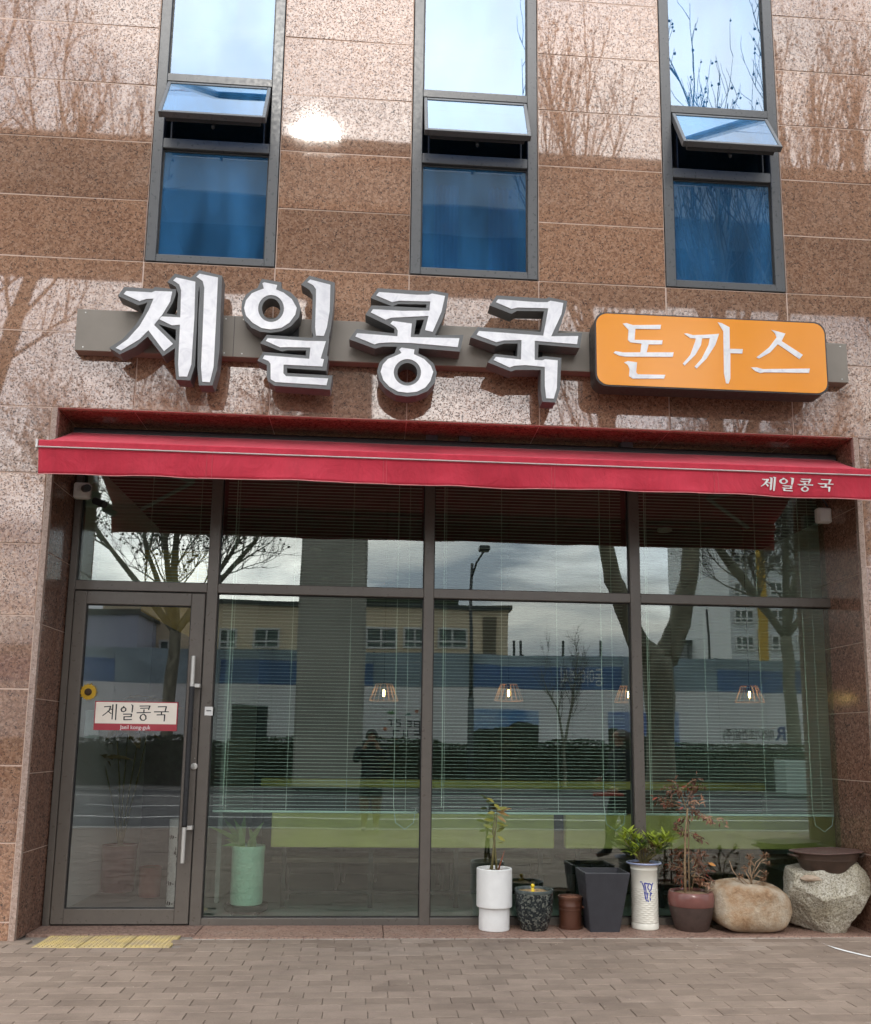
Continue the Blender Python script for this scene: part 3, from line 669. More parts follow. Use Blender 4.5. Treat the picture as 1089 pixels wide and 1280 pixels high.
for i in range(NX):
    for j in range(NS): a = i*(NS+1)+j; fs.append((a, a+1, a+NS+2, a+NS+1))
top = MB().add(vs, fs).build('canopy', m_cloth, awn, True)
so = top.modifiers.new('thick', 'SOLIDIFY'); so.thickness = 0.003
fb = MB(); fb.bbox(AX0, AX1, YFR-0.028, YFR+0.03, ZFR-0.052, ZFR+0.006, 0.008); bar = fb.build('front_bar', m_cloth, awn)
pp = MB(); pp.tube([(AX0, YFR-0.032, ZFR-0.052), (AX1, YFR-0.032, ZFR-0.052)], 0.0055, 8); pp.build('piping', simple('weathered_piping', (0.55, 0.48, 0.46), 0.7), bar)
MB().bbox(AX0-0.018, AX0-0.002, YFR-0.03, YFR+0.032, ZFR-0.06, ZFR+0.008, 0.003).build('end_cap', M['white_plastic'], bar)
NV = 7; vs = []; fs = []
def valp(u, s):
    wv = 0.012*math.sin(u*14+0.7)+0.008*math.sin(u*37)+0.005*math.sin(u*71+2)+0.010*noise.noise(Vector((u*26, s*1.2, 4)))
    drop = 0.195+0.004*math.sin(u*6.0)+0.003*noise.noise(Vector((u*30, 0, 7)))+(0.012*math.exp(-u*90))
    return (AX0+0.004+(AX1-AX0-0.008)*u+(0.012*s*math.exp(-u*60)), YFR-0.022+wv*s*1.3-0.012*s*math.exp(-u*45), ZFR-0.056-drop*s)
NXV = 200
for i in range(NXV+1):
    for j in range(NV+1): vs.append(valp(i/NXV, j/NV))
for i in range(NXV):
    for j in range(NV): a = i*(NV+1)+j; fs.append((a, a+1, a+NV+2, a+NV+1))
val = MB().add(vs, fs).build('valance', m_cloth, awn, True)
so = val.modifiers.new('thick', 'SOLIDIFY'); so.thickness = 0.003; so.offset = 0
hem = MB(); hem.tube([tuple(Vector(valp(i/NXV, 1.0))+Vector((0, -0.003, 0.002))) for i in range(NXV+1)], 0.0035, 5); hem.build('hem_cord', simple('pink_hem_thread', (0.62, 0.25, 0.25), 0.8), val)
se = MB()
for px in (258, 265, 479, 483, 689, 693, 891, 896):
    x_ = at(px, 590, YFR).x; u_ = (x_-AX0)/(AX1-AX0)
    se.tube([tuple(Vector(valp(u_, s/6))+Vector((0, -0.0035, 0))) for s in range(7)], 0.0016, 4)
se.build('seam', simple('seam_thread', (0.55, 0.10, 0.12), 0.8), val)
# small white lettering printed on the valance: the same four syllables
tb = {'je': ((100, 143), (278, 300)), 'il': ((316, 150), (482, 303)), 'kong': ((524, 163), (702, 308)), 'guk': ((752, 168), (932, 312))}
vw = MB()
for key, (p0, p1) in tb.items():
    allp = [p for lps in LET[key]['inner'] for p in lps[0]]
    ua, ub = min(p[0] for p in allp), max(p[0] for p in allp); va, vb = min(p[1] for p in allp), max(p[1] for p in allp)
    def fv(u, v, d):
        qx = p0[0]+(u-ua)/(ub-ua)*(p1[0]-p0[0]); qy = p0[1]+(v-va)/(vb-va)*(p1[1]-p0[1])
        q = at(940+qx/9.075, 580+qy/9.075, YFR-0.03); uu = (q.x-AX0)/(AX1-AX0); ss = min(1, max(0, (ZFR-0.056-q.z)/0.195))
        return (q.x, valp(uu, ss)[1]-0.006+d, q.z)
    for lps in LET[key]['inner']: vw.prism(lps, fv, -0.0012, 0.0012)
vw.build('valance_lettering', M['white_paint'], val)
rt = MB(); rt.tube([(AX0+0.03, YB+0.02, ZBK+0.0), (AX1-0.0, YB+0.02, ZBK+0.0)], 0.045, 14); rt.build('roller', M['dark'], awn)
for x_ in (-2.30, 3.75):                                            # folding arms below the cloth
    sgn = 1 if x_ < 0 else -1
    am = MB(); e = Vector((x_+sgn*0.62, 0.10, 3.80)); a_ = Vector((x_, YB, 3.93)); b_ = Vector((x_+sgn*0.06, YFR+0.05, ZFR-0.04))
    am.tube([a_, e], 0.022, 8); am.tube([e, b_], 0.018, 8); am.build('folding_arm', M['white_plastic'], awn)
for px in (540, 582, 784):
    p = at(px, 552, 0.3); MB().box(p.x-0.05, p.x+0.05, 0.30, 0.46, 4.02, 4.068).build('bracket', M['frame_up'], awn)

# ================================================================== CAMERAS UNDER THE AWNING
def box_cam(px, py, label, cyl):
    p = at(px, py, 0.44); t_ = thing('security_camera', label, 'camera', (p.x, 0.44, p.z), 'small white boxes below the awning ends')
    s_ = 0.068; MB().bbox(p.x-s_, p.x+s_, 0.40, 0.47, p.z-s_, p.z+s_, 0.014).build('junction_box', M['white_plastic'], t_)
    MB().box(p.x-0.03, p.x+0.03, 0.47, GY-0.046, p.z-0.03, p.z+0.03).build('mount', M['white_plastic'], t_)
    if cyl:
        m = MB(); m.tube([(p.x-0.005, 0.40, p.z+0.008), (p.x+0.015, 0.375, p.z)], 0.030, 18); m.tube([(p.x+0.015, 0.375, p.z), (p.x+0.06, 0.31, p.z-0.012)], 0.024, 18); smooth_by_angle(m.build('camera_neck', M['white_plastic'], t_))
        m = MB(); m.tube([(p.x+0.055, 0.318, p.z-0.011), (p.x+0.10, 0.25, p.z-0.024)], 0.031, 18); smooth_by_angle(m.build('camera_head', M['black_plastic'], t_))
box_cam(103.5, 614, 'white square camera box with a black lens tube, above the door', True)
box_cam(1029, 645, 'plain white square box under the right end of the awning', False)
p = at(128, 631, 0.50); t_ = thing('bullet_camera', 'black bullet camera on the glass beside the white camera box', 'camera', tuple(p))
m = MB(); m.tube([(p.x-0.05, 0.45, p.z+0.02), (p.x+0.05, 0.40, p.z-0.025)], 0.030, 16); smooth_by_angle(m.build('body', M['black_plastic'], t_))
MB().tube([(p.x-0.04, 0.45, p.z+0.02), (p.x-0.055, GY-0.046, p.z+0.05)], 0.011, 8).build('arm', M['black_plastic'], t_)
p = at(1031, 631, 0.46); m = MB(); cable = [(p.x-0.02, 0.52, p.z+0.16), (p.x-0.03, 0.47, p.z+0.08), (p.x+0.0, 0.45, p.z+0.02), (p.x+0.02, 0.45, p.z-0.02)]
tag(m.tube(cable, 0.008, 6).build('cable', M['black_plastic']), 'short black cable above the right white box', 'cable')

# ================================================================== DOOR PLATE
def text_mesh(body, size, name, mat, parent, fn, bold=0.0, extr=0.001, width=None, align='CENTER'):
    cu = bpy.data.curves.new(name, 'FONT'); cu.body = body; cu.size = size; cu.align_x = align; cu.align_y = 'CENTER'; cu.extrude = extr; cu.offset = bold; cu.resolution_u = 4
    ob = bpy.data.objects.new(name+'_tmp', cu); COL.objects.link(ob)
    bpy.context.view_layer.update()
    me = bpy.data.meshes.new_from_object(ob.evaluated_get(bpy.context.evaluated_depsgraph_get()))
    bpy.data.objects.remove(ob)
    xs_ = [v.co.x for v in me.vertices]; k = 1.0
    if width and xs_: k = width/(max(xs_)-min(xs_))
    for v in me.vertices: v.co = Vector(fn(v.co.x*k, v.co.y, v.co.z))
    me.materials.clear(); me.materials.append(mat)
    o = bpy.data.objects.new(name, me); return link(o, parent)
yp = GY-0.028
q0, q1, q2, q3 = at(119.5, 876.5, yp), at(223, 877.5, yp), at(116.5, 912.5, yp), at(221, 914, yp)
x0, x1, z1, z0 = (q0.x+q2.x)/2, (q1.x+q3.x)/2, (q0.z+q1.z)/2, (q2.z+q3.z)/2
plate = thing('door_plate', 'cream plate with black Korean lettering and a red lower band stuck to the door glass', 'sign', ((x0+x1)/2, yp, z0))
zb_ = z0+(z1-z0)*0.23
MB().box(x0, x1, yp-0.003, yp+0.003, z0, z1).build('backing', simple('plate_red', (0.36, 0.035, 0.05), 0.45, 0, 0.05), plate)
MB().box(x0+0.008, x1-0.008, yp-0.0045, yp-0.0032, zb_, z1-0.008).build('cream_panel', simple('plate_cream', (0.80, 0.73, 0.64), 0.5, 0, 0.03), plate)
m_ink = simple('black_print', (0.02, 0.02, 0.02), 0.55)
# the four syllables written with brush-like strokes (polyline, width)
SY = [  # frame 0..1089 x 0..586 of the plate
 [[(210,198),(275,192),(265,235),(230,265),(198,290)], [(248,240),(285,268)], [(262,222),(300,222)], [(298,175),(299,325)], [(335,170),(336,332)]],
 [[(400,205),(388,222),(396,242),(416,246),(434,236),(438,216),(424,203),(400,205)], [(412,190),(414,203)], [(494,172),(508,182),(504,250)], [(415,272),(500,270),(498,296),(424,298),(424,330),(505,326)]],
 [[(582,185),(688,182),(676,222)], [(590,208),(676,204)], [(628,222),(628,250)], [(555,255),(700,250)], [(622,268),(600,282),(592,306),(608,330),(634,334),(654,318),(652,290),(634,272),(622,268)]],
 [[(775,190),(862,186),(852,238)], [(738,243),(888,240)], [(815,243),(815,272)], [(768,274),(850,272),(848,338)]]]
pp_ = lambda u, v, d: (x0+(u-110)/(985-110)*(x1-x0), yp-0.0048+d, z1-(v-138)/(440-138)*(z1-z0))
pm = MB()
for si, strokes in enumerate(SY):
    for st_ in strokes:
        n_ = len(st_)
        for i in range(n_-1):
            a_, b_ = Vector(st_[i]), Vector(st_[i+1]); d_ = (b_-a_).normalized(); nn = Vector((-d_.y, d_.x))
            wa = 5.6 if abs(d_.x) > abs(d_.y) else 7.6
            dd = -0.0002*(i % 3) - 0.0007*(si % 2)
            aa, bb_ = a_-d_*3, b_+d_*3
            pm.add([pp_(*(aa+nn*wa), dd), pp_(*(aa-nn*wa), dd), pp_(*(bb_-nn*wa*0.85), dd), pp_(*(bb_+nn*wa*0.85), dd)], [(0, 1, 2, 3)])
pm.build('lettering', m_ink, plate)
cx_, cz_ = (x0+x1)/2, (z0+zb_)/2-0.002
text_mesh('Jaeil kong-guk', 0.045, 'romanised_lettering', M['white_paint'], plate, lambda x, y, z: (cx_+x, yp-0.0042-z, cz_+y), 0.0001, 0.0005, 0.245)

# ================================================================== POTS, PLANTS AND STONES BY THE WINDOW
SZ = 0.010                                                        # top of the granite sill
def potxr(pxl, pxr, py, Y): a, b_ = at(pxl, py, Y), at(pxr, py, Y); return (a.x+b_.x)/2, (b_.x-a.x)/2
def zat(px, py, Y): return at(px, py, Y).z
m_soil = simple('dry_potting_soil', (0.20, 0.13, 0.075), 0.95, 0, 0.45, 60, 0.8, 120)
m_soil_red = simple('clay_pellets', (0.24, 0.11, 0.065), 0.95, 0, 0.5, 90, 0.9, 130)
def soil(parent, c, r, z, mat=None):
    v = [(0, 0.012), (r*0.5, 0.010), (r, 0.0)]; mb = MB()
    mb.lathe(v[::-1], (c[0], c[1], z), 24)
    for i, q in enumerate(mb.v): mb.v[i] = (q[0], q[1], q[2]+rnd.uniform(-.004, .004))
    return mb.build('soil', mat or m_soil, parent, True)
# -- leaf and stem helpers
def leaf(mb, p, d, up, l, w, bend=0.3, segs=3, fold=0.12):
    d = Vector(d).normalized(); up = Vector(up); side = d.cross(up)
    if side.length < 1e-4: side = d.cross(Vector((1, 0, 0.1)))
    side.normalize(); nrm = side.cross(d).normalized(); p = Vector(p); vs = []
    for i in range(segs+1):
        s = i/segs; ww = w*math.sin(math.pi*min(1, (0.06+0.94*s)**0.8))*0.5 if i < segs else 0.0
        c = p + d*l*s - nrm*(bend*l*s*s)
        if i == 0: ww = w*0.06
        vs += [c - side*ww + nrm*fold*ww, c, c + side*ww + nrm*fold*ww]
    fs = []
    for i in range(segs):
        a = i*3; fs += [(a, a+1, a+4, a+3), (a+1, a+2, a+5, a+4)]
    return mb.add(vs, fs)
def leaf_mat(name, a, b, rough=0.4, trans=0.3):
    n = NT(name); c = n.ramp(n.rand, [(0, a), (1, b)]); c2 = n.ramp(n.island, [(0, a), (1, b)])
    c = n.mix(0.5, c, c2); c = n.mix(0.4, c, n.ramp(n.noise(60, 3), [(0.3, (0.7, 0.7, 0.7)), (0.7, (1.2, 1.2, 1.2))]), 'MULTIPLY')
    n.col(c); n.set(Roughness=rough)
    tr_ = n.n.new('ShaderNodeBsdfTranslucent'); n.l.new(c, tr_.inputs[0]); ms = n.n.new('ShaderNodeMixShader'); ms.inputs[0].default_value = trans
    n.l.new(n.p.outputs[0], ms.inputs[1]); n.l.new(tr_.outputs[0], ms.inputs[2]); n.l.new(ms.outputs[0], n.out.inputs[0]); return n.m
def rdir(r, zmin=-1, zmax=1):
    z = r.uniform(zmin, zmax); a = r.uniform(0, 2*math.pi); q = math.sqrt(max(0, 1-z*z)); return Vector((q*math.cos(a), q*math.sin(a), z))

# 1 white two-tier pot
x, r1 = potxr(595.5, 640.5, 1100, 0.34); Y = 0.345; r1 = min(r1, 0.142); r0 = r1*0.86
zt1 = zat(617, 1088, Y-r1); zm = zat(617, 1137, Y-r1)
m_w = simple('white_glazed_pot', (0.80, 0.80, 0.78), 0.38, 0, 0.07, 7)
pot = thing('plant_pot', 'white cylindrical pot with a wider upper tier, leftmost of the pots outside', 'pot', (x, Y, SZ), 'pots lined up outside the window')
m = MB(); m.lathe([(0, 0), (r0-0.006, 0), (r0, 0.006), (r0, zm-SZ+0.004)], (x, Y, SZ), 56); smooth_by_angle(m.build('lower_tier', m_w, pot))
m = MB(); m.lathe([(r0-0.02, zm-SZ), (r1-0.004, zm-SZ), (r1, zm-SZ+0.005), (r1, zt1-SZ-0.005), (r1-0.004, zt1-SZ), (r1-0.014, zt1-SZ), (r1-0.017, zt1-SZ-0.004), (r1-0.017, zt1-SZ-0.05)], (x, Y, SZ), 56); smooth_by_angle(m.build('upper_tier', m_w, pot))
soil(pot, (x, Y), r1-0.016, zt1-0.028, simple('pale_gravel', (0.36, 0.31, 0.24), 0.95, 0, 0.4, 90, 0.8, 150))
pl = thing('potted_plant', 'slender cane plant with a few yellow-green leaves in the white two-tier pot', 'plant', (x, Y, zt1-0.02), 'plants standing outside the window')
m_cane = simple('green_brown_cane', (0.17, 0.15, 0.06), 0.6, 0, 0.25, 40)
lm = leaf_mat('yellowing_leaf', (0.14, 0.20, 0.035), (0.42, 0.36, 0.07)); lb = leaf_mat('dry_tan_leaf', (0.32, 0.19, 0.06), (0.45, 0.30, 0.12))
def PX(px, py, Yq): q = at(px, py, Yq); return Vector((q.x, Yq, q.z))
stems = [[(615, 1088), (617, 1060), (620, 1035), (622, 1008)], [(621, 1088), (619, 1062), (616, 1040), (619, 1018)], [(613, 1088), (618, 1070), (619, 1050)]]
for k, st_ in enumerate(stems):
    pts = [PX(a, b_, Y-0.01+0.02*k) for a, b_ in st_]; MB().tube(pts, [0.010, 0.008, 0.006, 0.004][:len(pts)], 8).build('stem', m_cane, pl, True)
MB().tube([PX(623, 1088, Y-0.03), PX(627, 1075, Y-0.04), PX(631, 1063, Y-0.05)], [0.008, 0.006, 0.001], 6).build('stem', simple('red_brown_shoot', (0.25, 0.08, 0.04), 0.6), pl, True)
LV = [((618, 1003), (-7, -5)), ((618, 1005), (6, 5)), ((622, 1012), (10, -3)), ((621, 1014), (13, 4)), ((619, 1016), (-8, 0)), ((622, 1020), (9, 6)), ((617, 1026), (-10, -2)), ((621, 1028), (9, 3)), ((616, 1035), (-10, -4)), ((622, 1034), (10, -3)),
      ((617, 1045), (-7, 1)), ((622, 1045), (8, 5)), ((621, 1040), (8, -5)), ((622, 1054), (5, -1)), ((625, 1010), (6, 7)), ((626, 1014), (10, -4))]
for k, ((a, b_), (da, db)) in enumerate(LV):
    p0 = PX(a, b_, Y-0.02*(k % 3)); p1 = PX(a+da, b_+db, Y-0.03-0.05*(k % 2)); mb = MB()
    leaf(mb, p0, p1-p0, (0.1, -0.75, 0.65), max(0.062, (p1-p0).length*1.25), 0.034, 0.12); mb.build('leaf', lb if k in (3, 14, 15, 5) else lm, pl, True)

# 2 dark speckled bowl pot
Y = 0.355; x, r = potxr(642, 693.5, 1120, 0.345); r = 0.155; z1 = zat(667, 1115, Y-r)
n = NT('black_speckled_glaze'); c = n.ramp(n.sepc(n.voro(75))[0], [(0.0, (0.012, 0.016, 0.018)), (0.6, (0.02, 0.028, 0.03)), (0.72, (0.075, 0.085, 0.075)), (1.0, (0.14, 0.15, 0.13))])
n.col(c); n.set(Roughness=0.2); n.bump(n.voro(60, out='Distance'), 0.25, 0.005); m_dk = n.m
pot = thing('plant_pot', 'round black speckled glazed pot between the white two-tier pot and the small brown pot', 'pot', (x, Y, SZ), 'pots lined up outside the window')
H = z1-SZ; m = MB(); m.lathe([(0, 0), (r*0.66, 0), (r*0.70, 0.008), (r*0.84, H*0.25), (r*0.95, H*0.5), (r*0.995, H*0.78), (r, H*0.92)], (x, Y, SZ), 48); smooth_by_angle(m.build('body', m_dk, pot))
m = MB(); m.lathe([(r, H*0.92), (r*1.01, H*0.96), (r*0.99, H), (r*0.93, H), (r*0.90, H*0.97), (r*0.88, H*0.85)], (x, Y, SZ), 48); smooth_by_angle(m.build('rim', simple('olive_grey_glaze', (0.07, 0.085, 0.08), 0.18, 0, 0.3, 30), pot))
soil(pot, (x, Y), r*0.9, SZ+H*0.93, simple('straw_coloured_soil', (0.36, 0.25, 0.12), 0.95, 0, 0.4, 90, 0.8, 140))
fg = thing('ornament', 'tiny yellow figure standing in the soil of the black speckled pot', 'ornament', (x, Y-0.03, SZ+H*0.94))
my = simple('yellow_plastic', (0.72, 0.52, 0.02), 0.35, 0, 0.1); b0 = PX(666, 1119, Y-0.06)
m = MB(); m.lathe([(0, 0), (0.017, 0.002), (0.019, 0.03), (0.014, 0.05), (0.009, 0.058), (0.0, 0.06)], b0, 14, 1, 0.8); m.build('body', my, fg, True)
m = MB(); m.lathe([(0, 0.052), (0.012, 0.058), (0.017, 0.070), (0.013, 0.084), (0, 0.089)], b0, 14); m.build('head', my, fg, True)
m = MB(); m.tube([b0+Vector((-0.016, -0.004, 0.045)), b0+Vector((-0.022, -0.014, 0.028)), b0+Vector((-0.012, -0.02, 0.012))], 0.006, 6); m.tube([b0+Vector((0.016, -0.004, 0.045)), b0+Vector((0.020, -0.014, 0.028)), b0+Vector((0.012, -0.02, 0.015))], 0.006, 6)
m.build('arm', simple('tan_cloth', (0.40, 0.24, 0.10), 0.8), fg, True)

# 3 small brown pot
Y = 0.40; x, r = potxr(697, 729, 1140, 0.40); r = 0.099; z1 = zat(713, 1122.5, Y-r); H = z1-SZ
m_br = simple('brown_plastic_pot', (0.085, 0.032, 0.018), 0.42, 0, 0.12, 8)
pot = thing('plant_pot', 'small brown plastic pot on its saucer, left of the black square planter', 'pot', (x, Y, SZ), 'pots lined up outside the window')
m = MB(); m.lathe([(0, 0.006), (r*0.86, 0.006), (r*0.88, 0.02), (r*0.92, H*0.57), (r*0.95, H*0.58), (r*0.95, H*0.61), (r*0.92, H*0.62), (r*0.93, H*0.70), (r*0.955, H*0.71), (r*0.955, H*0.73), (r*0.935, H*0.745), (r*0.95, H*0.9)], (x, Y, SZ), 40); smooth_by_angle(m.build('body', m_br, pot))
m = MB(); m.lathe([(r*0.95, H*0.9), (r*1.0, H*0.93), (r*1.01, H), (r*0.93, H), (r*0.91, H*0.9)], (x, Y, SZ), 40); smooth_by_angle(m.build('rim', simple('brown_pot_rim', (0.12, 0.055, 0.035), 0.4), pot))
m = MB(); m.lathe([(0, 0), (r*0.95, 0), (r*1.0, 0.022), (r*0.97, 0.024), (r*0.88, 0.005)], (x, Y, SZ), 40); m.build('saucer', m_br, pot)
m = MB(); m.bbox(x+r*0.86, x+r*1.05, Y-0.05, Y-0.02, SZ+H*0.64, SZ+H*0.70, 0.004); m.build('lug', m_br, pot)
soil(pot, (x, Y), r*0.93, SZ+H*0.94, m_soil_red)

# 4 black square planter
Yb = 0.34; ya_, yb_ = Yb-0.165, Yb+0.165
tx0, tx1 = zx = (at(722, 1087, 0.34).x, at(782, 1084, 0.30).x); tx0 += 0.02
bx0, bx1 = at(737, 1160, 0.26).x, at(773.5, 1160, 0.26).x; zt4 = zat(752, 1091, 0.19)
m_bk = simple('black_slate_resin', (0.032, 0.033, 0.040), 0.5, 0, 0.12, 10, 0.1, 150)
pot = thing('plant_pot', 'tall black tapered square planter, empty, between the brown pot and the white vase pot', 'pot', ((bx0+bx1)/2, Yb, SZ), 'pots lined up outside the window')
def ring(x0, x1, y0, y1, z): return [(x0, y0, z), (x1, y0, z), (x1, y1, z), (x0, y1, z)]
lv = [ring(bx0, bx1, Yb-0.11, Yb+0.11, SZ), ring(tx0-0.002, tx1+0.002, ya_, yb_, zt4-0.006), ring(tx0, tx1, ya_+0.002, yb_-0.002, zt4), ring(tx0+0.013, tx1-0.013, ya_+0.013, yb_-0.013, zt4), ring(tx0+0.035, tx1-0.035, ya_+0.03, yb_-0.03, zt4-0.17)]
m = MB(); fs = [(3, 2, 1, 0)]
for i in range(4):
    for k in range(4): k2 = (k+1) % 4; fs.append((i*4+k, i*4+k2, i*4+4+k2, i*4+4+k))
m.add([q for lq in lv for q in lq], fs); ob = m.build('body', m_bk, pot)
bm = bmesh.new(); bm.from_mesh(ob.data); bmesh.ops.bevel(bm, geom=[e for e in bm.edges if abs(e.verts[0].co.z-e.verts[1].co.z) > 0.1 and e.verts[0].co.z < 0.2 or False], offset=0.006, segments=2, affect='EDGES'); bm.to_mesh(ob.data); bm.free()
MB().box(tx0+0.037, tx1-0.037, ya_+0.032, yb_-0.032, zt4-0.18, zt4-0.172).build('soil', m_soil, pot)

# 5 white vase pot with blue rim and crest
Y = 0.385; x, r = potxr(790, 824, 1120, 0.36); r = 0.112; zr = zat(807, 1080, Y-0.14); H = zr-SZ
n = NT('cream_ceramic_weave'); n.col(vary(n, (0.70, 0.68, 0.60), 0.05, 12)); n.set(Roughness=0.25); m_va = n.m
pot = thing('plant_pot', 'tall white ceramic pot with a blue rim and a small blue painted crest', 'pot', (x, Y, SZ), 'pots lined up outside the window')
prof = [(0, 0), (r*0.93, 0), (r*0.97, 0.006), (r*0.97, 0.045), (r*0.94, 0.05)]
NR = 17
m = MB(); nn = 72; zlo, zhi = 0.052, H*0.60
m.lathe(prof, (x, Y, SZ), nn); smooth_by_angle(m.build('foot', m_va, pot))
m = MB(); vs = []; fs = []; NZ = NR*4
for i in range(NZ+1):
    z = zlo+(zhi-zlo)*i/NZ
    for k in range(nn):
        q = 2*math.pi*k/nn; rw = int(i/4)
        d_ = 0.0022*max(0, math.sin(math.pi*((i % 4)/4)))*(0.5+0.5*math.cos(12*q+math.pi*(rw % 2)*1.0+0.6*rw))
        rr_ = r*0.94+d_*1.6; vs.append((x+rr_*math.cos(q), Y+rr_*math.sin(q), SZ+z))
for i in range(NZ):
    for k in range(nn): k2 = (k+1) % nn; fs.append((i*nn+k, i*nn+k2, (i+1)*nn+k2, (i+1)*nn+k))
m.add(vs, fs).build('woven_body', m_va, pot, True)
m = MB(); m.lathe([(r*0.94, zhi), (r*0.96, zhi+0.004), (r*0.945, zhi+0.01), (r*0.945, H*0.88), (r*0.97, H*0.885), (r*0.97, H*0.90), (r*0.955, H*0.905), (r*0.97, H*0.94), (r*1.15, H*0.968)], (x, Y, SZ), nn); smooth_by_angle(m.build('collar', m_va, pot), 50)
m = MB(); m.lathe([(r*1.15, H*0.966), (r*1.24, H*0.975), (r*1.27, H*0.988), (r*1.24, H), (r*1.14, H*0.998), (r*0.98, H*0.985), (r*0.93, H*0.9)], (x, Y, SZ), nn)
m.build('rim', simple('blue_white_rim', (0.33, 0.38, 0.56), 0.22, 0, 0.2, 20), pot, True)
soil(pot, (x, Y), r*0.98, SZ+H*0.965)
cm = MB(); cw = lambda px, py: ((px-807)/17*0.95, at(807, py, Y-r).z)
for stx in ([(799, 1104), (801, 1109), (802, 1117), (803, 1124)], [(802, 1104), (803.5, 1112), (804, 1120)], [(802, 1104), (806, 1105), (809, 1105)], [(809, 1105), (812, 1107), (814, 1104)], [(807, 1106), (806, 1110), (808, 1113)], [(812, 1107), (811, 1112), (808, 1115)], [(806, 1116), (805, 1122), (806.5, 1128)], [(807, 1117), (810, 1116), (812, 1118)], [(810, 1116), (809, 1122), (809.5, 1126)], [(803, 1122), (804, 1127)], [(796, 1103), (799, 1103)]):
    for (a, b_) in zip(stx, stx[1:]):
        ca, cb = cw(*a), cw(*b_); q = []
        dx_, dz_ = (cb[0]-ca[0])*r, cb[1]-ca[1]; ln_ = math.hypot(dx_, dz_); nx_, nz_ = -dz_/ln_, dx_/ln_; wv = 0.0045
        for (uu, zz_), sg in ((ca, 1), (ca, -1), (cb, -1), (cb, 1)):
            an = -math.pi/2 + uu + sg*nx_*wv/r; rr_ = r*0.963; q.append((x+rr_*math.cos(an), Y+rr_*math.sin(an), zz_+sg*nz_*wv))
        cm.add(q, [(0, 1, 2, 3)])
cm.build('painted_crest', simple('cobalt_paint', (0.015, 0.03, 0.30), 0.25), pot)
pl = thing('potted_plant', 'bushy bright green shrub with whorled leaves in the white pot with blue crest', 'plant', (x, Y, SZ+H*0.96), 'plants standing outside the window')
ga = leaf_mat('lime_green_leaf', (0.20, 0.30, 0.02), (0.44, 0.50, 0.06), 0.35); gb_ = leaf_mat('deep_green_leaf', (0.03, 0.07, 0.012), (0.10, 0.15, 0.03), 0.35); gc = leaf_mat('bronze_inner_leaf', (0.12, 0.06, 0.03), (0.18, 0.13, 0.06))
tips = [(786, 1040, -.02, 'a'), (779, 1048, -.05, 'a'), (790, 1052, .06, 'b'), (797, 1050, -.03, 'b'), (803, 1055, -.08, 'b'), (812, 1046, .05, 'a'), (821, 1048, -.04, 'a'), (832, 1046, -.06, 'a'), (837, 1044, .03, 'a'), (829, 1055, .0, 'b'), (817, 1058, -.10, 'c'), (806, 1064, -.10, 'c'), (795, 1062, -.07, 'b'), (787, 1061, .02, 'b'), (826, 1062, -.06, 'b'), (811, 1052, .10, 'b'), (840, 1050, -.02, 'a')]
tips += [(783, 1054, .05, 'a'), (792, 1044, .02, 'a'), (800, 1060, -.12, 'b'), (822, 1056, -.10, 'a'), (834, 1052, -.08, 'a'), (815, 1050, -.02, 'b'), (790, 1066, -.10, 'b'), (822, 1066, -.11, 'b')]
root = Vector((x, Y, SZ+H*0.96)); r5 = random.Random(11)
for (px, py, dy, kd) in tips:
    e = PX(px, py, Y+dy*0.9); mid = root.lerp(e, 0.5)+Vector((r5.uniform(-.02, .02), 0, 0.0))
    MB().tube([root+Vector((r5.uniform(-.03, .03), r5.uniform(-.03, .03), -0.005)), mid, e], [0.006, 0.0045, 0.003], 6).build('stem', m_cane, pl, True)
    ax = (e-mid).normalized()
    for k in range(9):
        a_ = 2*math.pi*k/9+r5.random(); side = Vector((math.cos(a_), math.sin(a_), r5.uniform(0.0, 0.7)))
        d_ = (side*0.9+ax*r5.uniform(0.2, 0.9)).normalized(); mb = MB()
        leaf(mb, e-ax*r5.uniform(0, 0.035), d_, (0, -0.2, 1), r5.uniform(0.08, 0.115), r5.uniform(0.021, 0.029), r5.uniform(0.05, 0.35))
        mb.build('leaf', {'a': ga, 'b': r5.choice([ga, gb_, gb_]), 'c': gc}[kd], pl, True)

# 6 maroon bowl pot with nandina
Y = 0.335; x, r = potxr(836, 893, 1120, 0.32); r = 0.183; z1 = zat(865, 1118, Y-r); H = z1-SZ
m_ma = simple('maroon_stoneware', (0.062, 0.040, 0.034), 0.5, 0, 0.2, 18, 0.1, 140); m_gz = simple('rose_brown_glaze', (0.165, 0.068, 0.058), 0.14, 0, 0.15, 9)
pot = thing('plant_pot', 'rounded maroon pot with a glossy rose-brown upper band, beside the boulder', 'pot', (x, Y, SZ), 'pots lined up outside the window')
m = MB(); m.lathe([(0, 0), (r*0.68, 0), (r*0.72, 0.01), (r*0.83, H*0.25), (r*0.92, H*0.45), (r*0.985, H*0.63)], (x, Y, SZ), 52); smooth_by_angle(m.build('body', m_ma, pot))
m = MB(); m.lathe([(r*0.985, H*0.625), (r*1.0, H*0.64), (r*1.01, H*0.78), (r*1.0, H*0.90), (r*0.96, H*0.97), (r*0.92, H), (r*0.86, H*0.985), (r*0.84, H*0.9)], (x, Y, SZ), 52); m.build('glazed_band', m_gz, pot, True)
soil(pot, (x, Y), r*0.86, SZ+H*0.93)
pl = thing('potted_plant', 'tall thin nandina with reddish brown drying leaves in the maroon pot', 'plant', (x, Y, SZ+H*0.93), 'plants standing outside the window')
m_st = simple('tan_woody_stem', (0.26, 0.18, 0.10), 0.8, 0, 0.25, 40)
r6 = random.Random(21)
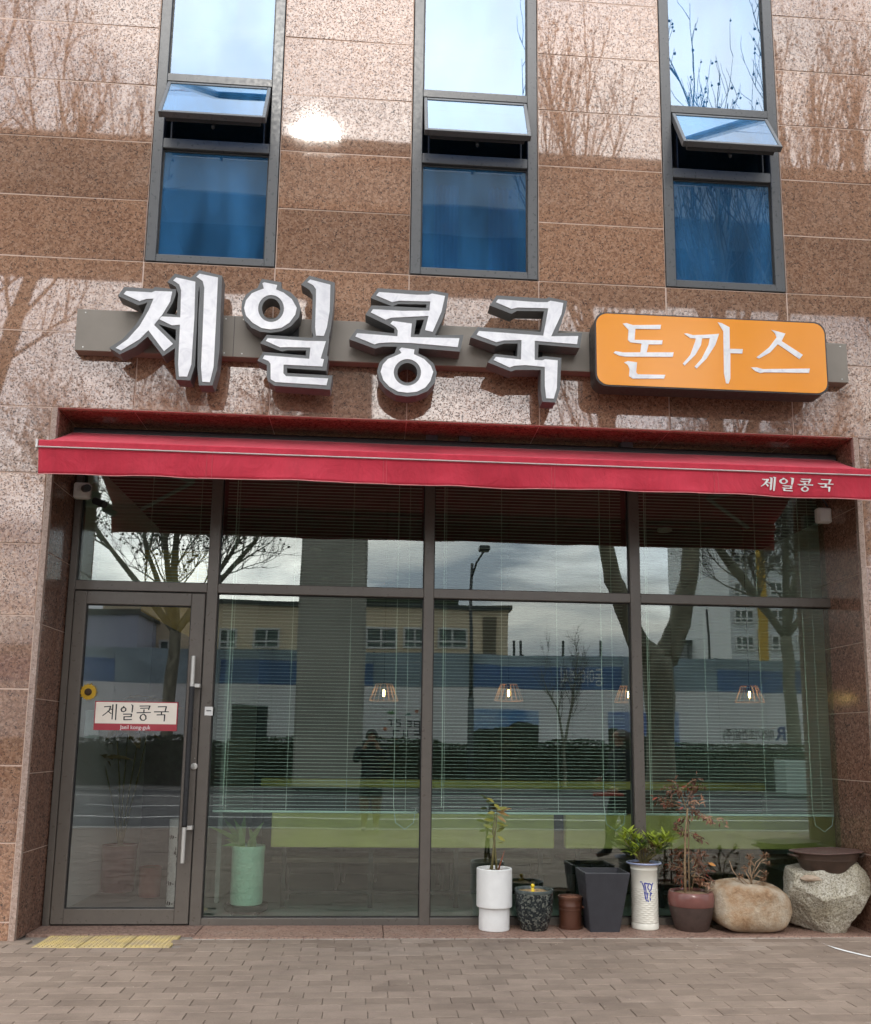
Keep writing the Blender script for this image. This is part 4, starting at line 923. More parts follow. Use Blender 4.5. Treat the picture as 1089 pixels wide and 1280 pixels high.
def stemline(pp_, Y0, rad): return MB().tube([PX(a, b_, Y0+dy) for a, b_, dy in pp_], rad, 7).build('stem', m_st, pl, True)
stemline([(857, 1118, 0), (856, 1080, .01), (857, 1040, .0), (860, 1010, -.02)], Y-0.03, [0.010, 0.009, 0.008, 0.006])
stemline([(862, 1118, .02), (861, 1080, .03), (861, 1035, .02), (858, 1012, .03), (850, 985, .05)], Y-0.01, [0.007, 0.006, 0.005, 0.004, 0.003])
stemline([(864, 1118, .04), (868, 1095, .03), (872, 1075, .02)], Y, [0.006, 0.005, 0.003])
sprays = [((860, 1012), (885, 1024), -.06), ((860, 1012), (908, 1030), -.10), ((858, 1008), (876, 1000), -.05), ((857, 1006), (866, 990), .02), ((855, 1000), (842, 976), .05), ((852, 988), (870, 974), .06), ((853, 990), (835, 988), .02), ((857, 1012), (828, 1002), .0), ((856, 1006), (822, 998), .06), ((858, 1020), (845, 1030), .04), ((860, 1040), (878, 1050), .02), ((858, 1045), (848, 1035), .03), ((851, 985), (880, 985), .08), ((861, 1060), (842, 1068), .05),
          ((864, 1095), (888, 1100), -.02), ((866, 1085), (886, 1078), .04), ((860, 1090), (838, 1082), .05), ((866, 1100), (893, 1108), .0), ((862, 1078), (880, 1068), .06), ((858, 1085), (846, 1075), .08), ((864, 1090), (884, 1090), .08), ((868, 1080), (874, 1062), .05), ((860, 1100), (845, 1098), .05)]
dk = leaf_mat('russet_green_leaf', (0.085, 0.038, 0.020), (0.27, 0.115, 0.055)); pk_ = leaf_mat('salmon_dry_leaf', (0.34, 0.16, 0.09), (0.58, 0.36, 0.22)); rdm = leaf_mat('red_leaf', (0.30, 0.05, 0.03), (0.42, 0.12, 0.06))
fd, fp, fr_ = MB(), MB(), MB(); tw_ = MB()
for k, (a, b_, dy) in enumerate(sprays):
    p0 = PX(*a, Y-0.01); p1 = PX(*b_, Y+dy); tw_.tube([p0, p0.lerp(p1, 0.5)+Vector((0, 0, 0.012)), p1], [0.003, 0.0025, 0.0015], 5)
    bright = k in (0, 1, 2, 17); nl = 25 if k < 14 else 32
    for i in range(nl):
        s_ = r6.uniform(0.12, 1.08); q = p0.lerp(p1, s_)+Vector((r6.gauss(0, .018), r6.gauss(0, .022), r6.gauss(0, .016)))
        d_ = ((p1-p0).normalized()*0.6+rdir(r6)*0.8+Vector((0, 0, -0.35))); tgt = fp if (bright and s_ > 0.3 and r6.random() < 0.85) else (fr_ if r6.random() < 0.07 else fd)
        leaf(tgt, q, d_, (r6.uniform(-.5, .5), -0.7, 0.6), r6.uniform(0.032, 0.052) if not bright else r6.uniform(0.042, 0.062), r6.uniform(0.013, 0.019), 0.25, 2)
tw_.build('twigs', m_st, pl)
for q, mt in ((fd, dk), (fp, pk_), (fr_, rdm)): stuff(q.build('foliage', mt, pl, True))
mb = MB(); p0 = PX(886, 1079, Y-0.1); leaf(mb, p0, PX(895, 1082, Y-0.12)-p0, (0, -0.8, 0.6), 0.06, 0.03, 0.1); mb.build('leaf', leaf_mat('orange_leaf', (0.55, 0.22, 0.03), (0.6, 0.26, 0.04)), pl, True)

# 7 boulder hollowed as a planter
def rock(name, label, c, dims, shape, mat, seed, sub=5):
    bm = bmesh.new(); bmesh.ops.create_icosphere(bm, subdivisions=sub, radius=1.0)
    for v in bm.verts: v.co = Vector(shape(v.co.copy(), seed))
    for v in bm.verts: v.co = Vector((c[0]+v.co.x*dims[0], c[1]+v.co.y*dims[1], c[2]+v.co.z*dims[2]))
    me = bpy.data.meshes.new(name); bm.to_mesh(me); bm.free(); me.materials.append(mat)
    for p in me.polygons: p.use_smooth = True
    o = bpy.data.objects.new(name, me); COL.objects.link(o); return tag(o, label, 'stone')
n = NT('tan_river_boulder')
c = n.ramp(n.noise(5.5, 6, 0.62), [(0.30, (0.22, 0.115, 0.055)), (0.43, (0.35, 0.23, 0.135)), (0.54, (0.42, 0.33, 0.235)), (0.70, (0.47, 0.41, 0.33))])
c = n.mix(0.5, c, n.ramp(n.noise(60, 5, 0.7), [(0.3, (0.72, 0.68, 0.62)), (0.7, (1.12, 1.12, 1.1))]), 'MULTIPLY')
n.col(c); n.set(Roughness=0.75); n.bump(n.noise(30, 8, 0.7), 0.9, 0.02); m_bo = n.m
Yq = 0.26; cl, crr = at(893, 1135, Yq), at(988, 1140, Yq); ztop = zat(905, 1100, Yq-0.05); xc = (cl.x+crr.x)/2; hw = (crr.x-cl.x)/2
BPL = [((-1, -0.15, 0.0), 0.97), ((-0.5, -0.85, 0.25), 0.93), ((0.15, -1, -0.05), 0.90), ((0.75, -0.7, 0.0), 0.98), ((1, 0.0, -0.1), 0.97), ((0.30, -0.1, 1), 0.86), ((-0.35, -0.1, 1), 1.0), ((0.0, 0, -1), 0.92), ((0, -0.65, -0.75), 1.02), ((0.8, 0, -0.7), 1.12), ((-0.8, 0, -0.7), 1.10), ((0, 1, 0), 0.9), ((0.85, -0.1, 0.75), 1.03)]
BPL = [(Vector(a).normalized(), b_) for a, b_ in BPL]
def bshape(v, s):
    d = v.normalized(); acc = 0.0
    for a, b_ in BPL:
        q = d.dot(a)
        if q > 0: acc += (q/b_)**11
    p = d*(acc**(-1/11))
    p += d*(0.05*noise.noise(d*1.6+Vector((s, 0, 0)))+0.022*noise.noise(d*4+Vector((s, 3, 0)))+0.007*noise.noise(d*14))
    rr2 = (p.x-0.05)**2/0.16+(p.y-0.2)**2/0.30
    if p.z > 0.3 and rr2 < 1: p.z -= 0.40*(1-rr2)**0.5
    return p
bould = rock('boulder_planter', 'rounded tan boulder hollowed as a planter, between the maroon pot and the pale rock', (xc, Yq, SZ+(ztop-SZ)/2-0.01), (hw*1.0, 0.19, (ztop-SZ)/2*1.05), bshape, m_bo, 2.3)
bould['category'] = 'planter'
pl = thing('potted_plant', 'dead twiggy plant with dried flower heads growing from the tan boulder', 'plant', (xc, Yq, ztop-0.08), 'plants standing outside the window')
r8 = random.Random(4); m_dead = simple('dead_tan_twig', (0.36, 0.25, 0.16), 0.85, 0, 0.2, 40); m_dead2 = simple('dried_flower_brown', (0.28, 0.16, 0.09), 0.9, 0, 0.3, 40)
brs = [[(941, 1100), (936, 1090), (937, 1080)], [(944, 1084), (939, 1076), (936, 1073)], [(943, 1094), (949, 1096), (955, 1098)], [(940, 1108), (930, 1100), (926, 1097)], [(952, 1076), (957, 1074), (958, 1070)], [(938, 1113), (940, 1095), (945, 1078), (955, 1070)], [(940, 1105), (938, 1085), (939, 1072)], [(938, 1112), (925, 1100), (916, 1088), (912, 1076)], [(942, 1098), (950, 1088), (957, 1092)], [(940, 1104), (933, 1092), (931, 1086)], [(942, 1092), (951, 1077), (960, 1080)], [(938, 1110), (948, 1102), (953, 1100)]]
for k, bpts in enumerate(brs):
    pts = [PX(a, b_, Yq-0.02+0.02*(k % 3)) for a, b_ in bpts]; MB().tube(pts, [0.0055-0.0011*i for i in range(len(pts))], 6).build('stem', m_dead, pl, True)
    if k != 7:
        fm_ = MB()
        for i in range(46): q = pts[-1]+rdir(r8)*0.028*r8.random(); leaf(fm_, q, rdir(r8, -0.2, 1), (0, 0, 1), 0.022, 0.012, 0.3, 2)
        stuff(fm_.build('flower_head', m_dead2, pl))
fm_ = MB()
for i in range(34): q = PX(r8.uniform(922, 950), r8.uniform(1107, 1116), Yq-0.06+r8.uniform(-.04, .05)); leaf(fm_, q, rdir(r8, 0, 1), (0, 0, 1), 0.035, 0.018, 0.4, 2)
stuff(fm_.build('dry_leaves', m_dead2, pl))

# 8 pale rough rock, basin on it
n = NT('pale_speckled_granite_rock')
c = n.ramp(n.sepc(n.voro(110))[0], [(0.0, (0.20, 0.18, 0.14)), (0.4, (0.40, 0.375, 0.31)), (0.75, (0.48, 0.455, 0.39)), (1.0, (0.56, 0.54, 0.48))])
c = n.mix(0.6, c, n.ramp(n.noise(4, 5, 0.6), [(0.35, (0.72, 0.66, 0.50)), (0.6, (1, 0.99, 0.96))]), 'MULTIPLY')
n.col(c); n.set(Roughness=0.85); n.bump(n.noise(55, 6, 0.7), 0.8, 0.012); m_rk = n.m
Yq = 0.225; lft, rgt = at(990, 1110, Yq-0.1), at(1092, 1080, Yq-0.1); ztl, ztr = zat(1000, 1097, Yq-.1), zat(1085, 1074, Yq-.1)
xc = (lft.x+rgt.x)/2; hw = (rgt.x-lft.x)/2; hh = (ztr-SZ)/2
PL = [((0.0, -1.0, 0.28), 0.80), ((-0.55, -0.75, 0.15), 0.86), ((0.6, -0.75, 0.1), 0.88), ((0.15, -0.85, -0.55), 0.66), ((-0.75, -0.45, -0.6), 0.62), ((-1, 0.1, 0.15), 0.90), ((1, 0.1, -0.1), 0.86), ((0, 1, 0), 0.85), ((-0.20, -0.05, 1), 0.74), ((0.75, -0.2, 0.6), 1.05), ((0.8, -0.3, -0.55), 0.78), ((0, 0.3, -1), 0.93), ((-0.4, -0.6, -0.75), 0.82), ((0.25, -0.9, 0.75), 1.0)]
PL = [(Vector(a).normalized(), b_) for a, b_ in PL]
def rshape(v, s):
    d = v.normalized(); k = 1.35
    for a, b_ in PL:
        q = d.dot(a)
        if q > 0.05: k = min(k, b_/q)
    k = min(k, 1.25); p = d*k
    p += d*(0.05*noise.noise(p*2.2+Vector((s, 0, 0)))+0.035*abs(noise.noise(p*4.5))+0.016*noise.noise(p*13)+0.008*noise.noise(p*30))
    return p
rk = rock('rough_rock', 'pale rough-cut granite rock at the right end, with a brown basin on top', (xc, Yq, SZ+hh*0.97), (hw*1.02, 0.215, hh*1.10), rshape, m_rk, 5.1, 6)
Yq2 = 0.215; x, r = potxr(988, 1077.5, 1063, Yq2); r = 0.295; zr = zat(1032, 1063, Yq2); zb2 = zat(1032, 1093, Yq2-0.15); H = zr-zb2
m_ba = simple('dark_brown_basin_plastic', (0.058, 0.034, 0.024), 0.45, 0, 0.25, 12, 0.12, 60)
bs = thing('basin', 'wide dark brown plastic basin resting on the pale rock', 'basin', (x, Yq2, zb2))
m = MB(); m.lathe([(0, 0), (r*0.62, 0), (r*0.66, 0.012), (r*0.80, H*0.58), (r*0.82, H*0.60), (r*0.82, H*0.66), (r*0.90, H*0.93), (r*0.88, H*0.95), (r*0.60, 0.02), (0, 0.018)], (x, Yq2, zb2), 60, 1, 0.72)
ob = smooth_by_angle(m.build('body', m_ba, bs)); 
m = MB(); m.lathe([(r*0.89, H*0.92), (r*1.0, H*0.955), (r*1.01, H*0.985), (r*0.985, H), (r*0.89, H*0.965)], (x, Yq2, zb2), 60, 1, 0.72)
for i, q in enumerate(m.v): m.v[i] = (q[0], q[1], q[2]+0.006*math.sin((q[0]-x)*9))
m.build('rim', simple('brown_basin_rim', (0.11, 0.062, 0.052), 0.4, 0, 0.2, 30), bs, True)
for sx_ in (-1, 1):
    m = MB(); m.tube([(x+sx_*r*0.86, Yq2-0.05, zb2+H*0.74), (x+sx_*r*0.99, Yq2-0.05, zb2+H*0.78), (x+sx_*r*0.99, Yq2+0.05, zb2+H*0.78), (x+sx_*r*0.86, Yq2+0.05, zb2+H*0.74)], 0.010, 7); m.build('handle', m_ba, bs, True)
sc_c = PX(1016, 1098, Yq2-0.10)
rock('wedge_stone', 'small flat beige stone wedged under the brown basin', (sc_c.x, sc_c.y, sc_c.z+0.002), (0.095, 0.055, 0.026), lambda v, s: v*(1+0.25*noise.noise(v*1.5+Vector((s, 0, 0)))), simple('beige_pebble', (0.40, 0.31, 0.23), 0.8, 0, 0.15, 20, 0.3), 9.0, 4)
# small dark tub half hidden right of the rock

# ================================================================== INTERIOR
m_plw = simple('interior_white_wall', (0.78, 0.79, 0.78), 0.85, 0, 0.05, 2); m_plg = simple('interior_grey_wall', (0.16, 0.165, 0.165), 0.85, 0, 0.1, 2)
m_fl = NT('grey_floor_tile'); fc = m_fl.ramp(m_fl.noise(2.5, 5), [(0.3, (0.15, 0.16, 0.155)), (0.7, (0.22, 0.225, 0.22))]); m_fl.col(fc); m_fl.set(Roughness=0.3); m_fl = m_fl.m
IX0, IX1, IY0, IY1, IZ = -2.62, 4.95, GY+0.10, 7.4, 3.98
struct(MB().box(IX0, IX1, IY0, IY1, -0.05, 0.0).build('interior_floor', m_fl))
struct(MB().box(IX0-0.1, IX0, IY0+0.06, IY1, 0.0, IZ).build('interior_wall', m_plw))
struct(MB().box(IX1, IX1+0.1, IY0+0.06, IY1, 0.0, IZ).build('interior_wall', m_plw))
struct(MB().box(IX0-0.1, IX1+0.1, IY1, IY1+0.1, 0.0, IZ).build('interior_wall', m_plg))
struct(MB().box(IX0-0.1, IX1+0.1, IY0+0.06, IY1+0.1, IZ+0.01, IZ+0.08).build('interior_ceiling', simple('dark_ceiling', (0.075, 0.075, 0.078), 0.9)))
struct(MB().box(XR+0.13, IX1+0.1, IY0-0.02, IY0+0.055, 0.0, IZ).build('interior_wall', m_plg))
# entrance lobby partition beside the door
struct(MB().box(-1.40, -1.36, IY0+0.9, IY0+3.0, 0.0, 2.5).build('lobby_partition', simple('lobby_partition_paint', (0.30, 0.31, 0.30), 0.7)))
struct(MB().box(IX0+0.001, -1.40, IY0+3.0, IY0+3.06, 0.0, IZ).build('lobby_wall', simple('lobby_wall_paint', (0.24, 0.225, 0.225), 0.8)))
# yellow slanted panel above the lobby
m_y = simple('yellow_panel', (0.62, 0.40, 0.10), 0.7)
st = MB(); P1, P2, P3 = at(176, 764, 1.7), at(250, 803, 1.7), at(256, 752, 1.7)
st.add([(P1.x, 1.7, P1.z), (P2.x+0.1, 1.7, P2.z-0.05), (P2.x+0.1, 1.7, P3.z+0.5), (P1.x, 1.7, P3.z+0.5)]+[(P1.x, 1.9, P1.z), (P2.x+0.1, 1.9, P2.z-0.05), (P2.x+0.1, 1.9, P3.z+0.5), (P1.x, 1.9, P3.z+0.5)], [(0, 1, 2, 3), (7, 6, 5, 4), (0, 4, 5, 1), (1, 5, 6, 2), (2, 6, 7, 3), (3, 7, 4, 0)])
struct(st.build('slanted_panel', m_y))
# light switch on the white lobby wall
sw = at(88, 1082, 1.3)
# ---- venetian blinds
m_sl = simple('pale_blind_slat', (0.62, 0.66, 0.63), 0.35, 0, 0.03, 3); m_cd = simple('blind_cord', (0.72, 0.74, 0.70), 0.7)
YBL = GY+0.16
zbot = zat(530, 1016, YBL)
slat_lab = ['white venetian blind behind the transom pane above the door', 'white venetian blind in the window next to the door', 'white venetian blind in the middle window, behind the white pot', 'white venetian blind in the rightmost window']
for i, (a, bq) in enumerate(BX):
    z0b = ZTR1+0.03 if i == 0 else zbot
    bl_ = thing('venetian_blind', slat_lab[i], 'blind', ((a+bq)/2, YBL, 3.93), 'venetian blinds inside the shop windows')
    w_ = bq-a-0.03
    MB().bbox(a+0.015, bq-0.015, YBL-0.02, YBL+0.025, 3.90, 3.95, 0.003).build('head_rail', m_sl, bl_)
    MB().bbox(a+0.015, bq-0.015, YBL-0.012, YBL+0.012, z0b-0.008, z0b+0.010, 0.003).build('bottom_rail', m_sl, bl_)
    vs = []
    for k in range(5):
        q = k/4-0.5; vs += [(-w_/2, q*0.025, -0.010*q*q), (w_/2, q*0.025, -0.010*q*q)]
    sm_ = MB().add(vs, [(2*k, 2*k+1, 2*k+3, 2*k+2) for k in range(4)]).build('slat', m_sl); sme = sm_.data; bpy.data.objects.remove(sm_)
    for p in sme.polygons: p.use_smooth = True
    z = z0b+0.028; k = 0
    while z < 3.89:
        inst(sme, 'slat', ((a+bq)/2, YBL, z), bl_, (R(3+rnd.uniform(-1.5, 1.5)), R(rnd.uniform(-.05, .05)), 0)); z += 0.0292; k += 1
    cdn = 3 if w_ < 1.3 else 4
    for j in range(cdn):
        xx = a+0.12+(bq-a-0.24)*j/(cdn-1)
        MB().box(xx-0.0016, xx+0.0016, YBL-0.0155, YBL-0.013, z0b, 3.90).build('ladder_cord', m_cd, bl_)
    if i: 
        MB().tube([(a+0.10, YBL-0.03, 3.9), (a+0.10+0.0, YBL-0.03, z0b+0.05)], 0.004, 6).build('tilt_wand', m_cd, bl_)
        MB().tube([(bq-0.22, YBL-0.03, 3.9), (bq-0.22, YBL-0.03, 0.95), (bq-0.20, YBL-0.03, 0.80), (bq-0.12, YBL-0.03, 0.745), (bq-0.05, YBL-0.03, 0.80), (bq-0.03, YBL-0.03, 0.92)], 0.003, 6).build('pull_cord', m_cd, bl_)
# ---- lime benches behind the glass
def limemat():
    n = NT('lime_green_bench_vinyl'); n.col(vary(n, (0.80, 0.68, 0.22), 0.07, 5)); n.set(Roughness=0.45); return n.m
m_lime = limemat(); m_blk = simple('black_steel_leg', (0.015, 0.015, 0.016), 0.4); m_wood = simple('dark_table_wood', (0.07, 0.045, 0.03), 0.45, 0, 0.2, 6)
Yl = GY+0.72
b0, b1, b2, b3 = at(340, 1018, Yl), at(693, 1060, Yl), at(707, 1018, Yl), at(1046, 1060, Yl)
zt_, zb_ = at(530, 1017, Yl).z, at(530, 1060, Yl).z
for nm, xa, xb, lab in (('bench', b0.x, b1.x, 'long lime green bench back seen through the window, left of the gap'), ('bench', b2.x, b3.x, 'shorter lime green bench back seen through the window at right')):
    t_ = thing('bench', lab, 'bench', ((xa+xb)/2, Yl, 0), 'lime green benches inside the restaurant')
    MB().bbox(xa, xb, Yl, Yl+0.09, zb_, zt_, 0.008).build('backrest', m_lime, t_)
    MB().bbox(xa, xb, Yl+0.095, Yl+0.50, 0.38, 0.43, 0.008).build('seat', m_wood, t_)
    k_ = 4
    for j in range(k_):
        xx = xa+0.12+(xb-xa-0.24)*j/(k_-1); MB().box(xx-0.02, xx+0.02, Yl+0.03, Yl+0.07, 0, zb_+0.0).build('leg', m_blk, t_); MB().box(xx-0.02, xx+0.02, Yl+0.44, Yl+0.48, 0, 0.379).build('leg', m_blk, t_)
    MB().box(xa+0.10, xb-0.10, Yl+0.035, Yl+0.065, 0.12, 0.15).build('rail', m_blk, t_)
# back partition with an olive top edge
Yp = 3.4; pz = at(600, 979, Yp).z
t_ = thing('low_partition', 'low dark partition with an olive green top edge across the dining room', 'partition', (1.2, Yp, 0))
MB().box(at(330, 980, Yp).x, 4.6, Yp, Yp+0.1, 0, pz-0.06).build('panel', simple('partition_dark', (0.05, 0.055, 0.05), 0.6), t_)
MB().bbox(at(330, 980, Yp).x-0.03, 4.63, Yp-0.05, Yp+0.16, pz-0.058, pz+0.03, 0.01).build('top_edge', m_lime, t_)
# tables and chairs further in
def table(x, y, lab):
    t_ = thing('dining_table', lab, 'table', (x, y, 0), 'tables in the dining room')
    MB().bbox(x-0.6, x+0.6, y-0.38, y+0.38, 0.70, 0.74, 0.006).build('table_top', m_wood, t_)
    for sx_ in (-.52, .52):
        for sy_ in (-.3, .3): MB().box(x+sx_-0.02, x+sx_+0.02, y+sy_-0.02, y+sy_+0.02, 0, 0.699).build('leg', m_blk, t_)
def chair(x, y, lab):
    t_ = thing('dining_chair', lab, 'chair', (x, y, 0), 'chairs in the dining room')
    MB().bbox(x-0.2, x+0.2, y-0.2, y+0.2, 0.43, 0.46, 0.006).build('seat', m_wood, t_)
    MB().bbox(x-0.19, x+0.19, y-0.20, y-0.17, 0.62, 0.86, 0.006).build('backrest', m_wood, t_)
    for sx_ in (-.17, .17):
        for sy_ in (-.17, .17): MB().box(x+sx_-0.015, x+sx_+0.015, y+sy_-0.015, y+sy_+0.015, 0, 0.429 if sy_ > 0 else 0.619).build('leg', m_blk, t_)
table(0.2, 2.35, 'dark dining table behind the long lime bench'); table(2.9, 2.35, 'dark dining table behind the shorter lime bench')
chair(-0.1, 2.98, 'dark wooden chair behind the left dining table'); chair(3.1, 2.98, 'dark wooden chair behind the right dining table')
# ---- pendant lamps
m_cop = simple('copper_wire', (0.72, 0.40, 0.26), 0.4, 0.0, 0.1); m_bulb = emit('warm_bulb_filament', (1.0, 0.55, 0.16), 28.0)
PEND = [(480, 866, 2.1, 'leftmost copper wire pendant lamp, lit, above the bench by the door'), (636, 866, 2.1, 'copper wire pendant lamp, lit, in the middle window'), (786, 868, 2.6, 'copper wire pendant lamp, lit, partly behind the right mullion'), (937, 868, 2.3, 'rightmost copper wire pendant lamp, lit')]
for (px, py, Y, lab) in PEND:
    c = at(px, py, Y); t_ = thing('pendant_lamp', lab, 'pendant lamp', (c.x, Y, c.z), 'pendant lamps in the dining room')
    s_ = (Y+6.89)/1100*0.98; r0, r1, zt0, zb0 = 10.5*s_, 18.5*s_, 11*s_, -10*s_
    m = MB()
    for k in range(16):
        q = 2*math.pi*k/16; m.tube([(c.x+r0*math.cos(q), Y+r0*math.sin(q), c.z+zt0), (c.x+r1*math.cos(q), Y+r1*math.sin(q), c.z+zb0)], 0.0034, 5, False)
    for rr_, zz_ in ((r0, zt0), (r1, zb0)): m.tube([(c.x+rr_*math.cos(2*math.pi*k/28), Y+rr_*math.sin(2*math.pi*k/28), c.z+zz_) for k in range(29)], 0.0034, 5, False)
    for q in (0, math.pi/2): m.tube([(c.x+r0*math.cos(q), Y+r0*math.sin(q), c.z+zt0), (c.x-r0*math.cos(q), Y-r0*math.sin(q), c.z+zt0)], 0.003, 5)
    m.build('wire_shade', m_cop, t_)
    MB().lathe([(0, 0.04), (0.007, 0.035), (0.010, 0.0), (0.008, -0.035), (0, -0.042)], (c.x, Y, c.z), 14).build('bulb', m_bulb, t_, True)
    MB().lathe([(0.016, 0.03), (0.018, 0.09), (0.010, 0.11)], (c.x, Y, c.z), 12).build('socket', m_blk, t_)
    MB().tube([(c.x, Y, c.z+0.10), (c.x, Y, IZ+0.009)], 0.004, 6).build('cord', m_blk, t_)
# ---- recessed ceiling lights seen through the panes
m_dl = emit('ceiling_light_lens', (1.0, 0.95, 0.85), 120.0)
for k, (px, py) in enumerate(((395, 688), (408, 725), (682, 697), (831, 664))):
    d_ = CF*FOC + CR*(px-544.5) + CU*(PCY-py); c = CAMP + d_*((IZ-0.02-CAMP.z)/d_.z)
    t_ = thing('ceiling_light', ['small round ceiling light seen at left through the transom, nearer one', 'small round ceiling light just below and beyond the nearer left one', 'small round ceiling light seen in the middle transom pane', 'small round ceiling light seen in the right transom pane'][k], 'ceiling light', tuple(c), 'small ceiling lights in the dining room')
    MB().lathe([(0.055, 0), (0.085, 0), (0.085, 0.025), (0.055, 0.025)], (c.x, c.y, c.z), 24).build('trim_ring', M['white_plastic'], t_); MB().lathe([(0, 0.004), (0.054, 0.004), (0.054, 0.02), (0, 0.02)], (c.x, c.y, c.z), 24).build('lens', m_dl, t_)
# ---- pots inside
Yq = 0.95; x, r = potxr(286, 328, 1100, Yq-0.1); zt1 = zat(307, 1059, Yq-r); zb1 = zat(307, 1133, Yq-r); zb1 = max(0.10, zb1)
m_mint = NT('mint_embossed_pot'); m_mint.col(vary(m_mint, (0.44, 0.62, 0.51), 0.06, 9)); m_mint.set(Roughness=0.3); m_mint.bump(m_mint.voro(26, 'DISTANCE_TO_EDGE', 'Distance'), 0.6, 0.01); m_mint = m_mint.m
pot = thing('plant_pot', 'tall mint green embossed pot on a black wheeled saucer inside the window', 'pot', (x, Yq, 0), 'pots inside the restaurant')
m = MB(); H = zt1-zb1; m.lathe([(0, 0), (r*0.94, 0), (r*0.97, 0.01), (r*0.98, H*0.9), (r*1.02, H*0.93), (r*1.02, H), (r*0.94, H), (r*0.92, H*0.93)], (x, Yq, zb1), 44); smooth_by_angle(m.build('body', m_mint, pot))
m = MB(); m.lathe([(0, 0.05), (r*1.25, 0.05), (r*1.3, 0.06), (r*1.3, zb1), (r*1.22, zb1), (r*1.2, zb1-0.02), (0, zb1-0.02)], (x, Yq, 0), 40); m.build('saucer', M['black_plastic'], pot)
for k in range(4):
    q = math.pi/4+k*math.pi/2; m = MB(); cx1, cy1 = x+r*math.cos(q), Yq+r*math.sin(q); m.tube([(cx1-0.012, cy1, 0.025), (cx1+0.012, cy1, 0.025)], 0.025, 14); m.build('castor', M['black_plastic'], pot)
soil(pot, (x, Yq), r*0.93, zt1-0.03)
pl = thing('potted_plant', 'plant with long striped strap leaves in the mint green pot', 'plant', (x, Yq, zt1-0.03), 'plants inside the restaurant')
sg = leaf_mat('strap_leaf', (0.10, 0.24, 0.06), (0.34, 0.46, 0.18)); r9 = random.Random(8)
for k, (a, b_, dy) in enumerate([(270, 1045, -.1), (288, 1070, -.12), (300, 1042, -.1), (310, 1040, .05), (318, 1056, -.1), (323, 1048, .05), (292, 1030, .1), (280, 1030, .12), (306, 1025, .1), (330, 1035, .15), (283, 1062, 0)]):
    p0 = Vector((x+r9.uniform(-.06, .06), Yq+r9.uniform(-.05, .05), zt1-0.02)); p1 = PX(a, b_, Yq+dy); mb = MB(); up_ = p1-p0; l_ = up_.length*1.25
    leaf(mb, p0, up_+Vector((0, 0, 0.12)), (0.1, -0.7, 0.7), l_, 0.05, 0.35, 5); mb.build('leaf', sg, pl, True)
def inpot(px0, px1, ptop, pbot, Yq, label, mat, prof):
    x, r = potxr(px0, px1, (ptop+pbot)/2, Yq-0.05); zt = zat((px0+px1)/2, ptop, Yq-r)
    t_ = thing('plant_pot', label, 'pot', (x, Yq, 0), 'pots inside the restaurant')
    m = MB(); m.lathe([(rr_*r, zz_*zt) for rr_, zz_ in prof], (x, Yq, 0.0), 40); smooth_by_angle(m.build('body', mat, t_)); soil(t_, (x, Yq), r*0.86, zt*0.95); return t_, x, r, zt
PF = [(0, 0), (0.9, 0), (0.95, 0.02), (1, 0.9), (1.03, 0.94), (1.03, 1), (0.93, 1), (0.9, 0.93)]
inpot(125, 168, 1058, 1118, 2.2, 'large burgundy pot inside the entrance', simple('burgundy_pot', (0.13, 0.035, 0.04), 0.4), PF)
inpot(172, 200, 1085, 1118, 1.9, 'small reddish pot beside the burgundy pot inside the entrance', simple('small_red_pot', (0.20, 0.06, 0.045), 0.4), PF)
t_, x, r, zt = inpot(209, 240, 1025, 1105, 1.35, 'tall white vase pot with black brush painting inside the door', simple('white_vase_glaze', (0.62, 0.62, 0.60), 0.25), PF)
pm = MB()
for (pz, pw) in ((0.93, 1), (0.80, 1), (0.28, 1), (0.06, 1)):
    for k in range(26):
        q = -math.pi+2*math.pi*k/26; hh_ = 0.016*(1+0.8*math.sin(k*2.3)); rr_ = r*1.005; q2 = q+0.17
        pm.add([(x+rr_*math.cos(q), 1.35+rr_*math.sin(q), zt*pz-hh_), (x+rr_*math.cos(q2), 1.35+rr_*math.sin(q2), zt*pz-hh_*0.3), (x+rr_*math.cos(q2), 1.35+rr_*math.sin(q2), zt*pz+hh_*0.6), (x+rr_*math.cos(q), 1.35+rr_*math.sin(q), zt*pz+hh_)], [(0, 1, 2, 3)])
for k in range(14):
    q = -math.pi/2+rnd.uniform(-.5, .5); zc_ = zt*rnd.uniform(0.42, 0.66); rr_ = r*1.004; pm.add([(x+rr_*math.cos(q), 1.35+rr_*math.sin(q), zc_), (x+rr_*math.cos(q+.12), 1.35+rr_*math.sin(q+.12), zc_+0.01), (x+rr_*math.cos(q+.05), 1.35+rr_*math.sin(q+.05), zc_+0.04)], [(0, 1, 2)])
pm.build('brush_pattern', m_ink, t_)
pl = thing('potted_plant', 'brown-green broad leaved plant above the burgundy pot inside the entrance', 'plant', (at(146, 1050, 2.2).x, 2.2, 0.8), 'plants inside the restaurant')
wl = leaf_mat('brown_green_leaf', (0.20, 0.15, 0.06), (0.40, 0.30, 0.12)); c0 = at(150, 1062, 2.2)  # all leaves share one brown-green colour range
for k in range(5):
    e = at(128+k*16, 880+rnd.uniform(0, 70), 2.2+rnd.uniform(-.2, .3)); MB().tube([(c0.x, 2.2, c0.z-0.02), ((c0.x+e.x)/2, 2.2, (c0.z+e.z)/2), (e.x, e.y, e.z)], [0.012, 0.008, 0.005], 6).build('stem', m_cane, pl, True)
    for j in range(7): mb = MB(); leaf(mb, e+rdir(rnd)*0.08, rdir(rnd, -0.4, 0.5), (0, -0.4, 1), 0.28, 0.11, 0.3, 3); mb.build('leaf', wl, pl, True)
